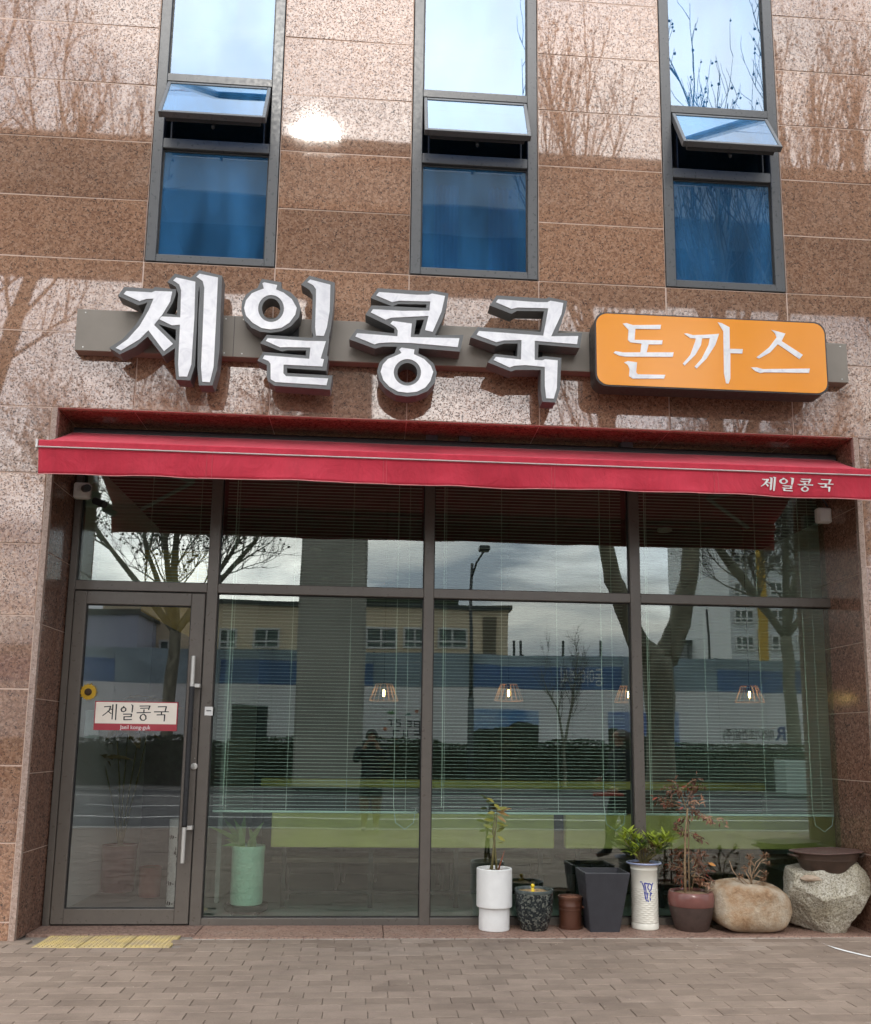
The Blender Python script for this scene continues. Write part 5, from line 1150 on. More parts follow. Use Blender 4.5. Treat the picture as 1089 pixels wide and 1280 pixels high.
# sunflower hanging just inside the door
c = at(110.5, 865, GY-0.035); t_ = thing('sunflower', 'artificial sunflower stuck on the left edge of the door glass', 'flower', tuple(c))
m = MB()
for rg in range(2):
    for k in range(15):
        q = 2*math.pi*(k+0.5*rg)/15; leaf(m, c+Vector((math.cos(q)*0.022, -0.004*rg, math.sin(q)*0.022)), (math.cos(q), -0.25+0.2*rg, math.sin(q)), (0, -1, 0), 0.05-0.006*rg, 0.022, 0.2, 3)
m.build('petals', leaf_mat('sunflower_yellow', (0.62, 0.36, 0.01), (0.72, 0.46, 0.03)), t_, True)
m = MB(); m.lathe([(0.030, 0), (0.028, 0.008), (0.018, 0.013), (0, 0.014)], (0, 0, 0), 20); m.v = [(c.x+a, c.y-0.006-z, c.z+b_) for a, b_, z in m.v]; m.build('seed_disc', simple('sunflower_centre', (0.05, 0.03, 0.015), 0.9, 0, 0.4, 200), t_, True)
MB().tube([(c.x, c.y+0.003, c.z), (c.x-0.004, c.y+0.003, c.z+0.05), (c.x+0.022, c.y+0.002, c.z+0.072)], 0.004, 6).build('stem', m_cane, t_)
# paper notice under the sunflower
q = at(114, 903, GY+0.03); tag(MB().box(q.x-0.05, q.x+0.07, GY+0.03, GY+0.031, q.z-0.13, q.z+0.10).build('notice_paper', simple('faded_notice', (0.30, 0.36, 0.35), 0.7)), 'faded notice sheet behind the door glass, under the sunflower', 'notice')

# ================================================================== ACROSS THE STREET (seen mirrored in the glass and the granite)
def rx(px, dist): return refl(px, 900, dist).x
def rz(px, py, dist): return refl(px, py, dist).z
def ry(dist): return 2*GY-(CAMP.y+dist)
# ---- hedge in front of the hoarding
HD = 30.6; hy0 = ry(HD); r2 = random.Random(31)
hedge_leaf = leaf_mat('hedge_leaf', (0.02, 0.032, 0.012), (0.065, 0.08, 0.03), 0.6, 0.12)
hm = MB()
for k in range(26000):
    x = r2.uniform(-24, 26); top = 1.55+0.16*noise.noise(Vector((x*0.5, 0, 0)))+0.10*noise.noise(Vector((x*2.1, 5, 0)))
    z = top*(1-r2.random()**1.6*0.98); d_ = 0.55 if z < top-0.15 else 0.4
    y = hy0+r2.choice((1, 1, 1, 0.5, 0.2, 0, -0.3))*d_*r2.uniform(0.6, 1.05); s_ = r2.uniform(0.045, 0.10)
    a = rdir(r2); b_ = a.cross(rdir(r2)).normalized(); p = Vector((x, y, max(0.04, z)))
    hm.add([p-a*s_, p+b_*s_*0.5, p+a*s_, p-b_*s_*0.5], [(0, 1, 2, 3)])
hedge = thing('hedge', 'clipped dark green hedge along the far side of the road', 'hedge', (0, hy0, 0))
stuff(hm.build('foliage', hedge_leaf, hedge))
hc_ = MB(); hv = []; hf = []
for i in range(201):
    x = -24+50*i/200; tp = 1.38+0.16*noise.noise(Vector((x*0.5, 0, 0)))+0.10*noise.noise(Vector((x*2.1, 5, 0)))
    w1 = 0.33+0.1*noise.noise(Vector((x*1.7, 9, 0))); hv += [(x, hy0+w1, 0.0), (x, hy0+w1, tp-0.15), (x, hy0+w1*0.5, tp), (x, hy0-w1*0.5, tp), (x, hy0-w1, tp-0.15), (x, hy0-w1, 0)]
for i in range(200):
    for k in range(5): hf.append((i*6+k, i*6+k+1, i*6+k+7, i*6+k+6))
stuff(hc_.add(hv, hf).build('inner_growth', simple('hedge_inner_twigs', (0.022, 0.022, 0.012), 0.95, 0, 0.5, 6), hedge, True))
hb = MB(); x = -24
while x < 26: hb.tube([(x, hy0+r2.uniform(-.2, .2), 0), (x+r2.uniform(-.2, .2), hy0+r2.uniform(-.2, .2), 0.7), (x+r2.uniform(-.3, .3), hy0, 1.35)], [0.03, 0.02, 0.01], 4); x += 0.22
stuff(hb.build('stems', simple('hedge_wood', (0.05, 0.04, 0.03), 0.9), hedge))
# ---- construction hoarding
FD = 35.0; fy = ry(FD); m_hp = simple('white_hoarding_panel', (0.80, 0.80, 0.82), 0.55, 0, 0.06, 0.6); m_hb = simple('navy_hoarding_panel', (0.07, 0.15, 0.34), 0.5, 0, 0.3, 0.8)
m_hg = simple('blue_grey_mesh', (0.28, 0.36, 0.42), 0.7, 0, 0.25, 0.8); m_post = simple('hoarding_post', (0.06, 0.065, 0.07), 0.6)
fence = thing('hoarding', 'white construction hoarding with navy upper boards across the road', 'fence', (0, fy, 0))
zw, zn, ztp = rz(700, 862, FD), rz(700, 833, FD), rz(700, 820, FD)
x = -26.0; k = 0
while x < 28:
    MB().box(x+0.006, x+1.994, fy-0.03, fy, 0.02, zw).build('panel', m_hp, fence)
    MB().box(x+0.006, x+1.994, fy-0.04, fy-0.01, zw+0.01, zn).build('upper_board', m_hb if (k*7) % 5 not in (1, 3) else m_hg, fence)
    MB().box(x+0.006, x+1.994, fy-0.045, fy-0.015, zn+0.01, ztp).build('mesh_strip', m_hg, fence)
    MB().box(x-0.04, x+0.04, fy-0.20, fy-0.05, 0, ztp+r2.uniform(0.0, 0.05)).build('post', m_post, fence)
    x += 2.0; k += 1
for px in (645, 653, 706, 755, 893, 867):
    h_ = rz(px, 800 if px != 893 else 760, FD); X = rx(px, FD)
    MB().tube([(X, fy-0.3, 0), (X, fy-0.3, h_)], 0.05, 8).build('tall_post', m_post, fence)
# printed boards: they read correctly from the shop
def board(px0, px1, py0, py1, nm, lab, fn):
    xa, xb = rx(px0, FD), rx(px1, FD); za, zb = rz(px0, py1, FD), rz(px0, py0, FD)
    t_ = thing(nm, lab, 'poster', ((xa+xb)/2, fy+0.02, za)); MB().box(xa, xb, fy+0.002, fy+0.03, za, zb).build('sheet', fn, t_); return t_, xa, xb, za, zb
def landscape(name, sky_, hill, seed):
    n = NT(name); tcn = n.n.new('ShaderNodeTexCoord'); sx_ = n.n.new('ShaderNodeSeparateXYZ'); n.l.new(tcn.outputs['Generated'], sx_.inputs[0])
    hn = n.noise(1.3, 4, 0.6, vec=tcn.outputs['Generated']); hz_ = n.math('ADD', n.math('MULTIPLY', hn, 0.9), n.math('MULTIPLY', sx_.outputs[0], -0.25 if seed else 0.35))
    f_ = n.math('GREATER_THAN', sx_.outputs[2], n.math('ADD', hz_, -0.02 if seed else -0.10))
    hc = n.ramp(n.noise(9, 5, vec=tcn.outputs['Generated']), [(0.35, hill), (0.7, tuple(min(1, c*3.2) for c in hill))])
    scl = n.ramp(n.noise(2.2, 4, vec=tcn.outputs['Generated']), [(0.4, sky_), (0.75, (0.55, 0.66, 0.8))])
    n.col(n.mix(f_, hc, scl)); n.set(Roughness=0.5); return n.m
board(592, 673, 886, 938, 'poster', 'landscape poster of blue sky over dark trees on the hoarding, left of the bare shrub', landscape('landscape_print', (0.07, 0.22, 0.52), (0.012, 0.016, 0.010), 0))
board(761, 849, 890, 940, 'poster', 'landscape poster of dark hills under a blue sky on the hoarding, behind the forked tree', landscape('hill_print', (0.05, 0.12, 0.45), (0.02, 0.02, 0.010), 1))
board(290, 333, 881, 940, 'poster', 'dark tall poster on the hoarding left of the viaduct pier', simple('dark_print', (0.016, 0.022, 0.024), 0.5, 0, 0.4, 1))
t_, xa, xb, za, zb = board(455, 532, 882, 940, 'poster', 'pale poster with dark block letters, a green leaf and orange dots on the hoarding', simple('pale_poster', (0.74, 0.74, 0.76), 0.5))
bk = MB(); ppx = lambda u, v: (xb+(1-(u-455)/77)*0+(xa-xb)*(1-(u-455)/77.0), zb+(za-zb)*(v-882)/58.0)
BLK = [(485, 899, 489, 900.5), (487.5, 899, 489, 908), (494, 898.5, 500, 900), (494, 898.5, 495.3, 903), (494, 902, 500, 903.5), (498.6, 902, 500, 908), (494, 906.8, 500, 908), (508, 900, 514, 901.5), (512.5, 900, 514, 908), (508, 906.8, 514, 908), (508, 903.5, 512, 904.7), (517, 900, 525, 901.3), (517, 900, 518.3, 908), (523.7, 900, 525, 908), (517, 904, 525, 905), (517, 906.8, 525, 908),
       (490, 912, 498, 913.5), (490, 912, 491.5, 920), (503, 912, 504.3, 919), (508, 912, 509.3, 920), (503, 918.6, 510, 920), (517, 912, 525, 913.3), (523.6, 907, 525, 918), (517, 916.5, 525, 918), (490, 922.5, 499, 924), (490, 922, 491.3, 926), (504, 922.5, 511, 924), (509.7, 922, 511, 928), (519, 925, 525, 926.3)]
for u0, v0, u1, v1 in BLK:
    a, b_ = ppx(u0, v0), ppx(u1, v1); bk.box(min(a[0], b_[0]), max(a[0], b_[0]), fy+0.031, fy+0.036, min(a[1], b_[1]), max(a[1], b_[1]))
bk.build('block_letters', simple('charcoal_print', (0.035, 0.045, 0.05), 0.6), t_)
dm = MB()
for u, v, r_ in ((520, 888, 2.4), (527, 892, 2.2), (481, 911, 2.2)):
    a = ppx(u, v); q = r_*FD/1100; dm.prism([[(a[0]+q*math.cos(2*math.pi*k/14), a[1]+q*math.sin(2*math.pi*k/14)) for k in range(14)]], lambda x_, z_, d: (x_, fy+0.036-d, z_), 0, 0.004)
dm.build('dots', simple('orange_print', (0.50, 0.12, 0.04), 0.6), t_)
lf_ = MB(); a = ppx(488, 891); q = FD/1100
lf_.prism([[(a[0]+q*u, a[1]+q*v) for u, v in ((-6, 0), (-3, 1), (-2, 3), (0, 1.5), (2, 3.5), (3, 1), (6, 0), (3, -1), (0, -2), (-3, -1))]], lambda x_, z_, d: (x_, fy+0.036-d, z_), 0, 0.004); lf_.build('leaf_mark', simple('green_print', (0.10, 0.26, 0.08), 0.6), t_)
a = ppx(509.5, 892); lf_ = MB(); lf_.prism([[(a[0]+q*u, a[1]+q*v) for u, v in ((-4, -1.5), (-1.5, 2.5), (0, 0.5), (1.5, 2.5), (4, -1.5), (2, -1.5), (1.2, 0), (0, -1.5), (-1.2, 0), (-2, -1.5))]], lambda x_, z_, d: (x_, fy+0.036-d, z_), 0, 0.004); lf_.build('hill_mark', simple('teal_print', (0.03, 0.18, 0.16), 0.6), t_)
# company lettering on the white panels and on the navy band
ca = refl(936, 920, FD); hs = thing('hoarding_sign', 'dark Korean company lettering with a blue R emblem on the white hoarding at right', 'sign', (ca.x, fy+0.02, ca.z))
mk_t = lambda cx_, cz_: (lambda x_, y_, z_: (cx_-x_, fy+0.006+z_, cz_+y_))
wt = abs(rx(968, FD)-rx(904, FD)); text_mesh('미래기초건설(주)', 0.5, 'company_name', m_ink, hs, mk_t(ca.x, ca.z), 0.008, 0.002, wt)
cb = refl(977, 918, FD); text_mesh('R', 0.75, 'emblem', simple('blue_emblem', (0.02, 0.05, 0.22), 0.5), hs, mk_t(cb.x, cb.z), 0.02, 0.002)
cc = refl(727, 848, FD); hs2 = thing('hoarding_sign', 'white Korean lettering on the navy upper band of the hoarding, behind the bare shrub', 'sign', (cc.x, fy+0.02, cc.z))
text_mesh('동아이엔씨', 0.8, 'white_lettering', M['white_paint'], hs2, mk_t(cc.x, cc.z), 0.004, 0.002, abs(rx(745, FD)-rx(690, FD)))
# ---- buildings behind the hoarding
m_cr = NT('cream_lap_siding'); wv = m_cr.n.new('ShaderNodeTexWave'); wv.bands_direction = 'Z'; wv.inputs['Scale'].default_value = 1.3; wv.inputs['Distortion'].default_value = 0; m_cr.l.new(m_cr.pos, wv.inputs[0])
m_cr.col(m_cr.mix(0.25, m_cr.ramp(m_cr.noise(0.8, 3), [(0.3, (0.74, 0.60, 0.42)), (0.7, (0.80, 0.66, 0.47))]), m_cr.ramp(wv.outputs[0], [(0.0, (0.5, 0.5, 0.5)), (0.2, (1, 1, 1))]), 'MULTIPLY')); m_cr.set(Roughness=0.8); m_cr = m_cr.m
m_wf = simple('white_window_frame', (0.68, 0.68, 0.66), 0.5); m_wg = simple('dark_window_glass', (0.10, 0.13, 0.12), 0.12, 0, 0.5, 0.9); m_flash = simple('roof_flashing', (0.05, 0.06, 0.06), 0.6)
def block(name, lab, px0, px1, ptop, dist, mat, depth=10.0):
    xa, xb = rx(px0, dist), rx(px1, dist); y0 = ry(dist); zt_ = rz((px0+px1)/2, ptop, dist)
    t_ = thing(name, lab, 'building', ((xa+xb)/2, y0, 0)); MB().box(xa, xb, y0-depth, y0, -0.2, zt_).build('wall', mat, t_)
    MB().box(xa-0.15, xb+0.15, y0-depth-0.15, y0+0.15, zt_+0.002, zt_+0.22).build('roof_edge', m_flash, t_); return t_, y0
def far_window(t_, y0, dist, px0, px1, py0, py1, n_=2):
    xa, xb = sorted((rx(px0, dist), rx(px1, dist))); za, zb = rz(px0, py1, dist), rz(px0, py0, dist); fw = 0.09
    m = MB(); m.box(xa, xb, y0+0.002, y0+0.10, za, za+fw); m.box(xa, xb, y0+0.002, y0+0.10, zb-fw, zb); zm_ = za+(zb-za)*0.34
    for k in range(n_+1): xx = xa+(xb-xa-fw)*k/n_; m.box(xx, xx+fw, y0+0.003, y0+0.099, za+fw, zb-fw)
    m.box(xa+fw, xb-fw, y0+0.004, y0+0.098, zm_-fw/2, zm_+fw/2)
    f = m.build('window', m_wf, t_); MB().box(xa+0.01, xb-0.01, y0+0.02, y0+0.05, za+0.01, zb-0.01).build('pane', m_wg, f)
t_, y0 = block('school_building', 'long cream building with lap siding and white framed windows behind the hoarding', 120, 636, 757, 42.0, m_cr)
for a in ((158, 180), (192, 216), (268, 291), (311, 346), (455, 494), (501, 530), (545, 584)): far_window(t_, y0, 42.0, a[0], a[1], 785 if a[0] > 250 else 800, 811 if a[0] > 250 else 822)
X0, X1 = sorted((rx(605, 42), rx(622, 42))); MB().box(X0, X1, y0+0.002, y0+0.06, rz(610, 860, 42), rz(610, 770, 42)).build('duct_panel', simple('duct_brown', (0.16, 0.13, 0.09), 0.7), t_)
X0, X1 = sorted((rx(455, 42), rx(575, 42))); MB().box(X0, X1, y0-6, y0-0.5, rz(500, 756, 42), rz(500, 752, 42)+0.6).build('roof_plant', simple('dark_green_roof', (0.05, 0.07, 0.045), 0.8), t_)
t_, y0 = block('blue_building', 'pale blue building at the left end of the street', 60, 166, 768, 39.0, simple('pale_blue_render', (0.42, 0.45, 0.56), 0.8), 6)
t_, y0 = block('low_grey_building', 'low grey building beyond the hoarding between the forked tree and the tower', 853, 925, 806, 52.0, simple('grey_render', (0.26, 0.26, 0.27), 0.8))
text = None
t_, y0 = block('tower_block', 'tall pale grey block with a yellow corner strip at the right end of the street', 919, 1075, 600, 46.0, simple('pale_panel_cladding', (0.66, 0.69, 0.70), 0.6, 0, 0.05))
X0, X1 = sorted((rx(953, 46), rx(964, 46))); MB().box(X0, X1, y0+0.002, y0+0.10, 0, rz(958, 603, 46)).build('yellow_strip', simple('yellow_cladding', (0.60, 0.36, 0.04), 0.6), t_)
for fl in range(6):
    for c_ in ((924, 948), (968, 995), (1000, 1040)): far_window(t_, y0, 46.0, c_[0], c_[1], 625+fl*34, 643+fl*34, 3)
# ---- viaduct: pier and guideway
via = thing('viaduct', 'elevated concrete railway viaduct with a square pier over the road', 'viaduct', (rx(412, 30.2), ry(30.2), 0))
X0, X1 = sorted((rx(371, 30.2), rx(455, 30.2))); yv = ry(30.2); Z0, Z1 = 18.6, 20.6
MB().bbox(X0, X1, yv-1.0, yv+1.0, -0.1, Z0-1.4, 0.08).build('pier', M['concrete'], via)
hd_ = MB(); hd_.add([(X0, yv-1.0, Z0-1.398), (X1, yv-1.0, Z0-1.398), (X1, yv+1.0, Z0-1.398), (X0, yv+1.0, Z0-1.398), (X0, yv-3.0, Z0-0.003), (X1, yv-3.0, Z0-0.003), (X1, yv+3.0, Z0-0.003), (X0, yv+3.0, Z0-0.003)], [(3, 2, 1, 0), (4, 5, 6, 7), (0, 1, 5, 4), (1, 2, 6, 5), (2, 3, 7, 6), (3, 0, 4, 7)])
hd_.build('pier_head', M['concrete'], via)
for yy, nm in ((yv+2.3, 'guideway_beam'), (yv-2.3, 'guideway_beam')):
    MB().bbox(-90, 90, yy-0.85, yy+0.85, Z0, Z1, 0.05).build(nm, M['concrete'], via)
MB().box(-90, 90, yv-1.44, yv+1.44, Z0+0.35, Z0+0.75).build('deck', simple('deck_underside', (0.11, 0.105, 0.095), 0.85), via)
for sg_ in (-1, 1): MB().tube([(-90, yv+sg_*3.24, Z1-0.5), (90, yv+sg_*3.24, Z1-0.5)], 0.06, 6).build('service_rail', m_post, via)
# ---- street lamp
LD = 29.6; X = rx(589, LD); yl = ry(LD); ztl, zk = rz(592, 705, LD), rz(590, 900, LD)
lamp = thing('street_lamp', 'grey street lamp with a single flat head, across the road', 'street lamp', (X, yl, 0))
m = MB(); m.tube([(X, yl, 0), (X, yl, 3.0)], [0.12, 0.10], 12); m.tube([(X, yl, 3.0), (X, yl, ztl)], [0.075, 0.05], 12); m.build('pole', m_post, lamp, True)
e = refl(603, 693, LD); m = MB(); m.tube([(X, yl, ztl-0.5), ((X*2+e.x)/3, yl+0.3, ztl-0.02), (e.x, yl+0.5, e.z)], 0.035, 8); m.build('arm', m_post, lamp, True)
MB().bbox(e.x-0.18, e.x+0.18, yl+0.35, yl+0.85, e.z-0.02, e.z+0.14, 0.03).build('lamp_head', simple('lamp_head_grey', (0.05, 0.055, 0.06), 0.5), lamp)
# pale planter box at the right end
q0 = refl(1000, 950, 28.0); tag(MB().bbox(q0.x-0.7, q0.x+1.0, q0.y-0.4, q0.y+0.4, 0, q0.z+0.0, 0.02).build('concrete_planter', simple('pale_green_planter', (0.38, 0.46, 0.42), 0.7)), 'pale green planter box by the hedge at the right end of the street', 'planter')

# ---- bare plane trees
def bark_mat():
    n = NT('mottled_plane_bark'); c = n.ramp(n.noise(5, 5, 0.6, stretch=(1, 1, 0.5)), [(0.3, (0.09, 0.085, 0.06)), (0.5, (0.17, 0.16, 0.115)), (0.7, (0.28, 0.265, 0.195))]); n.col(c); n.set(Roughness=0.85); return n.m
m_bark = bark_mat(); m_twig = simple('plane_twig', (0.075, 0.058, 0.045), 0.9); m_ball = simple('seed_ball_brown', (0.06, 0.042, 0.03), 0.95)
ico = bmesh.new(); bmesh.ops.create_icosphere(ico, subdivisions=1, radius=1.0); ICV = [v.co.copy() for v in ico.verts]; ico.verts.index_update(); ICF = [tuple(v.index for v in f.verts) for f in ico.faces]; ico.free()
def tree(name, label, base, limbs, seed, group, kids=(7, 7, 5), lens=(2.6, 1.2, 0.55), up=0.35, balls=0.3, ballr=0.023, cat='tree', t0=0.25, brad=0.05, twr=0.006):
    """limbs: polylines (points relative to base, radii); finer branches grow from them"""
    r = random.Random(seed); base = Vector(base); tm, br, tw, bl_ = MB(), MB(), MB(), MB()
    def ball(p):
        h = r.uniform(0.05, 0.12); c = p+Vector((r.uniform(-.02, .02), r.uniform(-.02, .02), -h)); s = ballr*r.uniform(0.8, 1.2)
        bl_.add([c+v*s for v in ICV], ICF); tw.tube([p, c], 0.003, 3, False)
    def grow(p, d, ln, rad, lev):
        n_ = 5 if lev == 0 else 4; pts = [p]; dd = d.normalized()
        for i in range(n_):
            dd = (dd+rdir(r)*0.22+Vector((0, 0, up*0.35))).normalized(); pts.append(pts[-1]+dd*ln/n_)
        mb = br if lev < 1 else tw
        mb.tube(pts, [max(twr*(1-0.5*i/n_), rad*(1-0.75*i/n_)) for i in range(n_+1)], (5, 4, 3)[min(lev, 2)], False)
        if lev >= len(kids)-1 or lev >= 2:
            if r.random() < balls: ball(pts[-1])
            return
        for k in range(kids[lev+1]):
            t = r.uniform(0.25, 1.0)*n_; i = min(int(t), n_-1); q = pts[i].lerp(pts[i+1], t-i)
            ax = (pts[i+1]-pts[i]).normalized(); sd = rdir(r); sd = (sd-ax*sd.dot(ax)).normalized()
            grow(q, ax*r.uniform(0.5, 1.0)+sd*r.uniform(0.5, 1.0)+Vector((0, 0, up)), lens[lev+1]*r.uniform(0.6, 1.25), rad*0.42, lev+1)
    for li, (pts, rads, nk) in enumerate(limbs):
        P_ = [base+Vector(p) for p in pts]
        # smooth the limb a little
        Q = []; RR = []
        for i in range(len(P_)-1):
            for k in range(4):
                t = k/4; p0 = P_[max(0, i-1)]; p1 = P_[i]; p2 = P_[i+1]; p3 = P_[min(len(P_)-1, i+2)]
                q = 0.5*((2*p1)+(p2-p0)*t+(2*p0-5*p1+4*p2-p3)*t*t+(-p0+3*p1-3*p2+p3)*t**3); Q.append(q+rdir(r)*rads[i]*0.12); RR.append((rads[i]*(1-t)+rads[i+1]*t)*r.uniform(0.95, 1.06))
        Q.append(P_[-1]); RR.append(rads[-1])
        tm.tube(Q, RR, 10 if li == 0 else 8)
        for k in range(nk):
            t = r.uniform(t0, 1.0)*(len(Q)-1) if li else r.uniform(0.8, 1.0)*(len(Q)-1); i = min(int(t), len(Q)-2); q = Q[i]; ax = (Q[i+1]-Q[i]).normalized(); sd = rdir(r); sd = (sd-ax*sd.dot(ax)).normalized()
            grow(q, ax*r.uniform(0.6, 1.0)+sd*r.uniform(0.5, 1.0)+Vector((0, 0, up*0.6)), lens[0]*r.uniform(0.6, 1.2), min(brad, RR[i]*0.5), 0)
    root = thing(name, label, cat, base, group)
    tm.build('trunk', m_bark, root, True); br.build('branches', m_bark, root, True); stuff(tw.build('twigs', m_twig, root))
    if bl_.v: stuff(bl_.build('seed_balls', m_ball, root))
    return root
G1 = 'bare plane trees along the kerb'
b1 = refl(823, 930, 14.6); ND = b1.y
q = lambda px, py, dist=14.6: (lambda v: (v.x-b1.x, v.y-b1.y, v.z))(refl(px, py, dist))
tree('plane_tree', 'big bare plane tree forking low into two limbs, mirrored right of the right mullion', (b1.x, b1.y, -0.05),
     [([(0, 0, 0), (0.02, 0, 1.5), q(822, 818)], [0.30, 0.23, 0.27], 0),
      ([q(822, 825), q(797, 800), q(775, 740), q(758, 680), (-1.35, 0.3, 8.0), (-1.6, 0.2, 10.5)], [0.24, 0.19, 0.165, 0.14, 0.10, 0.05], 20),
      ([q(824, 825), q(842, 800), q(855, 745), q(864, 685), (0.9, -0.2, 7.6), (1.0, 0.1, 10.5)], [0.24, 0.20, 0.17, 0.15, 0.10, 0.05], 22),
      ([q(864, 690), (1.6, 0.4, 7.8), (2.1, 0.5, 10.5)], [0.12, 0.09, 0.04], 16)], 5, G1, kids=(7, 6, 4), lens=(2.8, 1.4, 0.6), up=0.8, balls=0.45, t0=0.62, brad=0.035)
tx = refl(-50, 930, 14.6).x
tree('plane_tree', 'bare plane tree at the kerb whose branches mirror in the granite at upper left', (tx-0.3, ND-0.2, -0.05),
     [([(0, 0, 0), (0.05, 0, 2.0), (-0.05, 0, 4.0)], [0.24, 0.19, 0.18], 0), ([(-0.05, 0, 3.9), (0.5, 0.1, 6.0), (1.2, 0.2, 8.6), (1.9, 0.3, 11.6)], [0.18, 0.15, 0.11, 0.05], 16),
      ([(-0.05, 0, 3.9), (-0.5, -0.1, 6.0), (-1.0, 0.2, 8.6), (-1.1, 0.3, 11.5)], [0.18, 0.15, 0.11, 0.05], 14), ([(0.0, 0, 4.0), (0.1, 0.2, 7.0), (0.2, 0.1, 10.0), (0.3, 0.1, 12.8)], [0.16, 0.13, 0.09, 0.03], 16)], 9, G1, up=0.5, balls=0.4, t0=0.45, brad=0.035)
tx = refl(1150, 930, 15.0).x
tree('plane_tree', 'bare plane tree at the kerb, its crown mirrored beside the third blue window', (tx, ND-0.1, -0.05),
     [([(0, 0, 0), (0.0, 0, 2.2), (0.05, 0, 4.2)], [0.26, 0.21, 0.20], 0), ([(0.05, 0, 4.1), (-0.9, 0.1, 6.4), (-1.3, 0.1, 9.0), (-1.4, 0.1, 12.2)], [0.16, 0.13, 0.09, 0.03], 16), ([(0.05, 0, 4.1), (0.6, 0, 6.5), (0.9, 0.2, 9.5), (1.0, 0, 12)], [0.16, 0.13, 0.09, 0.03], 12)], 13, G1, up=0.7, balls=0.45, t0=0.5, brad=0.035)
G2 = 'bare plane trees beyond the hedge'
for (px, sd, dist, hh_, lab, lean) in ((207, 17, 31.5, 12.5, 'bare plane tree beyond the hedge, mirrored in the door glass', 0.1), (992, 23, 31.0, 13.0, 'bare plane tree beyond the hedge, in front of the tall grey block', -0.1), (520, 29, 33.5, 0, '', 0)):
    if not hh_: continue
    bb = refl(px, 930, dist); k = hh_/12
    tree('plane_tree', lab, (bb.x, bb.y, 0), [([(0, 0, 0), (0.03, 0, 3.0), (lean, 0, 5.2*k)], [0.28, 0.22, 0.20], 0)]+
         [([(lean, 0, 5.0*k), (lean+math.cos(a)*1.5, math.sin(a)*1.2, 6.8*k), (lean+math.cos(a)*3.0, math.sin(a)*2.4, 8.6*k), (lean+math.cos(a)*3.8, math.sin(a)*3, 10.8*k)], [0.14, 0.10, 0.06, 0.03], 14) for a in (0.2, 1.6, 2.9, 4.1, 5.3)]+[([(lean, 0, 5.0*k), (0, 0.2, 8*k), (0.1, 0, 12*k)], [0.17, 0.11, 0.03], 12)], sd, G2, kids=(7, 8, 5), lens=(2.8, 1.6, 0.8), up=0.3, balls=0.35, ballr=0.05, brad=0.035, twr=0.011)
bb = refl(706, 945, 30.0)
q2 = lambda px, py: (lambda v: (v.x-bb.x, v.y-bb.y, v.z))(refl(px, py, 30.0))
tree('young_tree', 'young bare multi-stemmed shrub tree in front of the white hoarding', (bb.x, bb.y, 0),
     [([(0, 0, 0), (0, 0, 0.9), q2(706, 930)], [0.07, 0.06, 0.05], 0), ([q2(706, 935), q2(698, 890), q2(684, 862), q2(676, 835)], [0.045, 0.035, 0.025, 0.01], 7), ([q2(706, 935), q2(713, 890), q2(718, 850), q2(722, 815)], [0.045, 0.035, 0.025, 0.01], 9), ([q2(708, 935), q2(712, 900), q2(716, 870), q2(705, 840)], [0.035, 0.03, 0.02, 0.01], 7)],
     41, None, kids=(5, 4, 3), lens=(1.1, 0.6, 0.35), up=0.5, balls=0.0)

# ================================================================== PEOPLE (mirrored in the glass)
def person(label, root, yaw, joints, edges, mats, zones, group=None):
    """joints: name -> (x, y, z, rx, ry); zones(local point) -> material index"""
    names = list(joints); idx = {n_: i for i, n_ in enumerate(names)}
    me = bpy.data.meshes.new('person_tmp'); me.from_pydata([joints[n_][:3] for n_ in names], [(idx[a], idx[b_]) for a, b_ in edges], []); me.update()
    o = bpy.data.objects.new('person_tmp', me); COL.objects.link(o); sk = o.modifiers.new('skin', 'SKIN'); sk.branch_smoothing = 0.6
    for i, n_ in enumerate(names):
        v = me.skin_vertices[0].data[i]; j = joints[n_]; v.radius = (j[3], j[4] if len(j) > 4 else j[3]); v.use_root = (i == 0)
    sb = o.modifiers.new('sub', 'SUBSURF'); sb.levels = 2; sb.render_levels = 2
    bpy.context.view_layer.update(); me2 = bpy.data.meshes.new_from_object(o.evaluated_get(bpy.context.evaluated_depsgraph_get())); bpy.data.objects.remove(o)
    for m in mats: me2.materials.append(m)
    for p in me2.polygons: p.material_index = zones(p.center); p.use_smooth = True
    T = Matrix.Translation(root) @ Matrix.Rotation(yaw, 4, 'Z'); me2.transform(T)
    t_ = thing('person', label, 'person', root); ob = bpy.data.objects.new('body', me2); link(ob, t_); return t_, T, ob
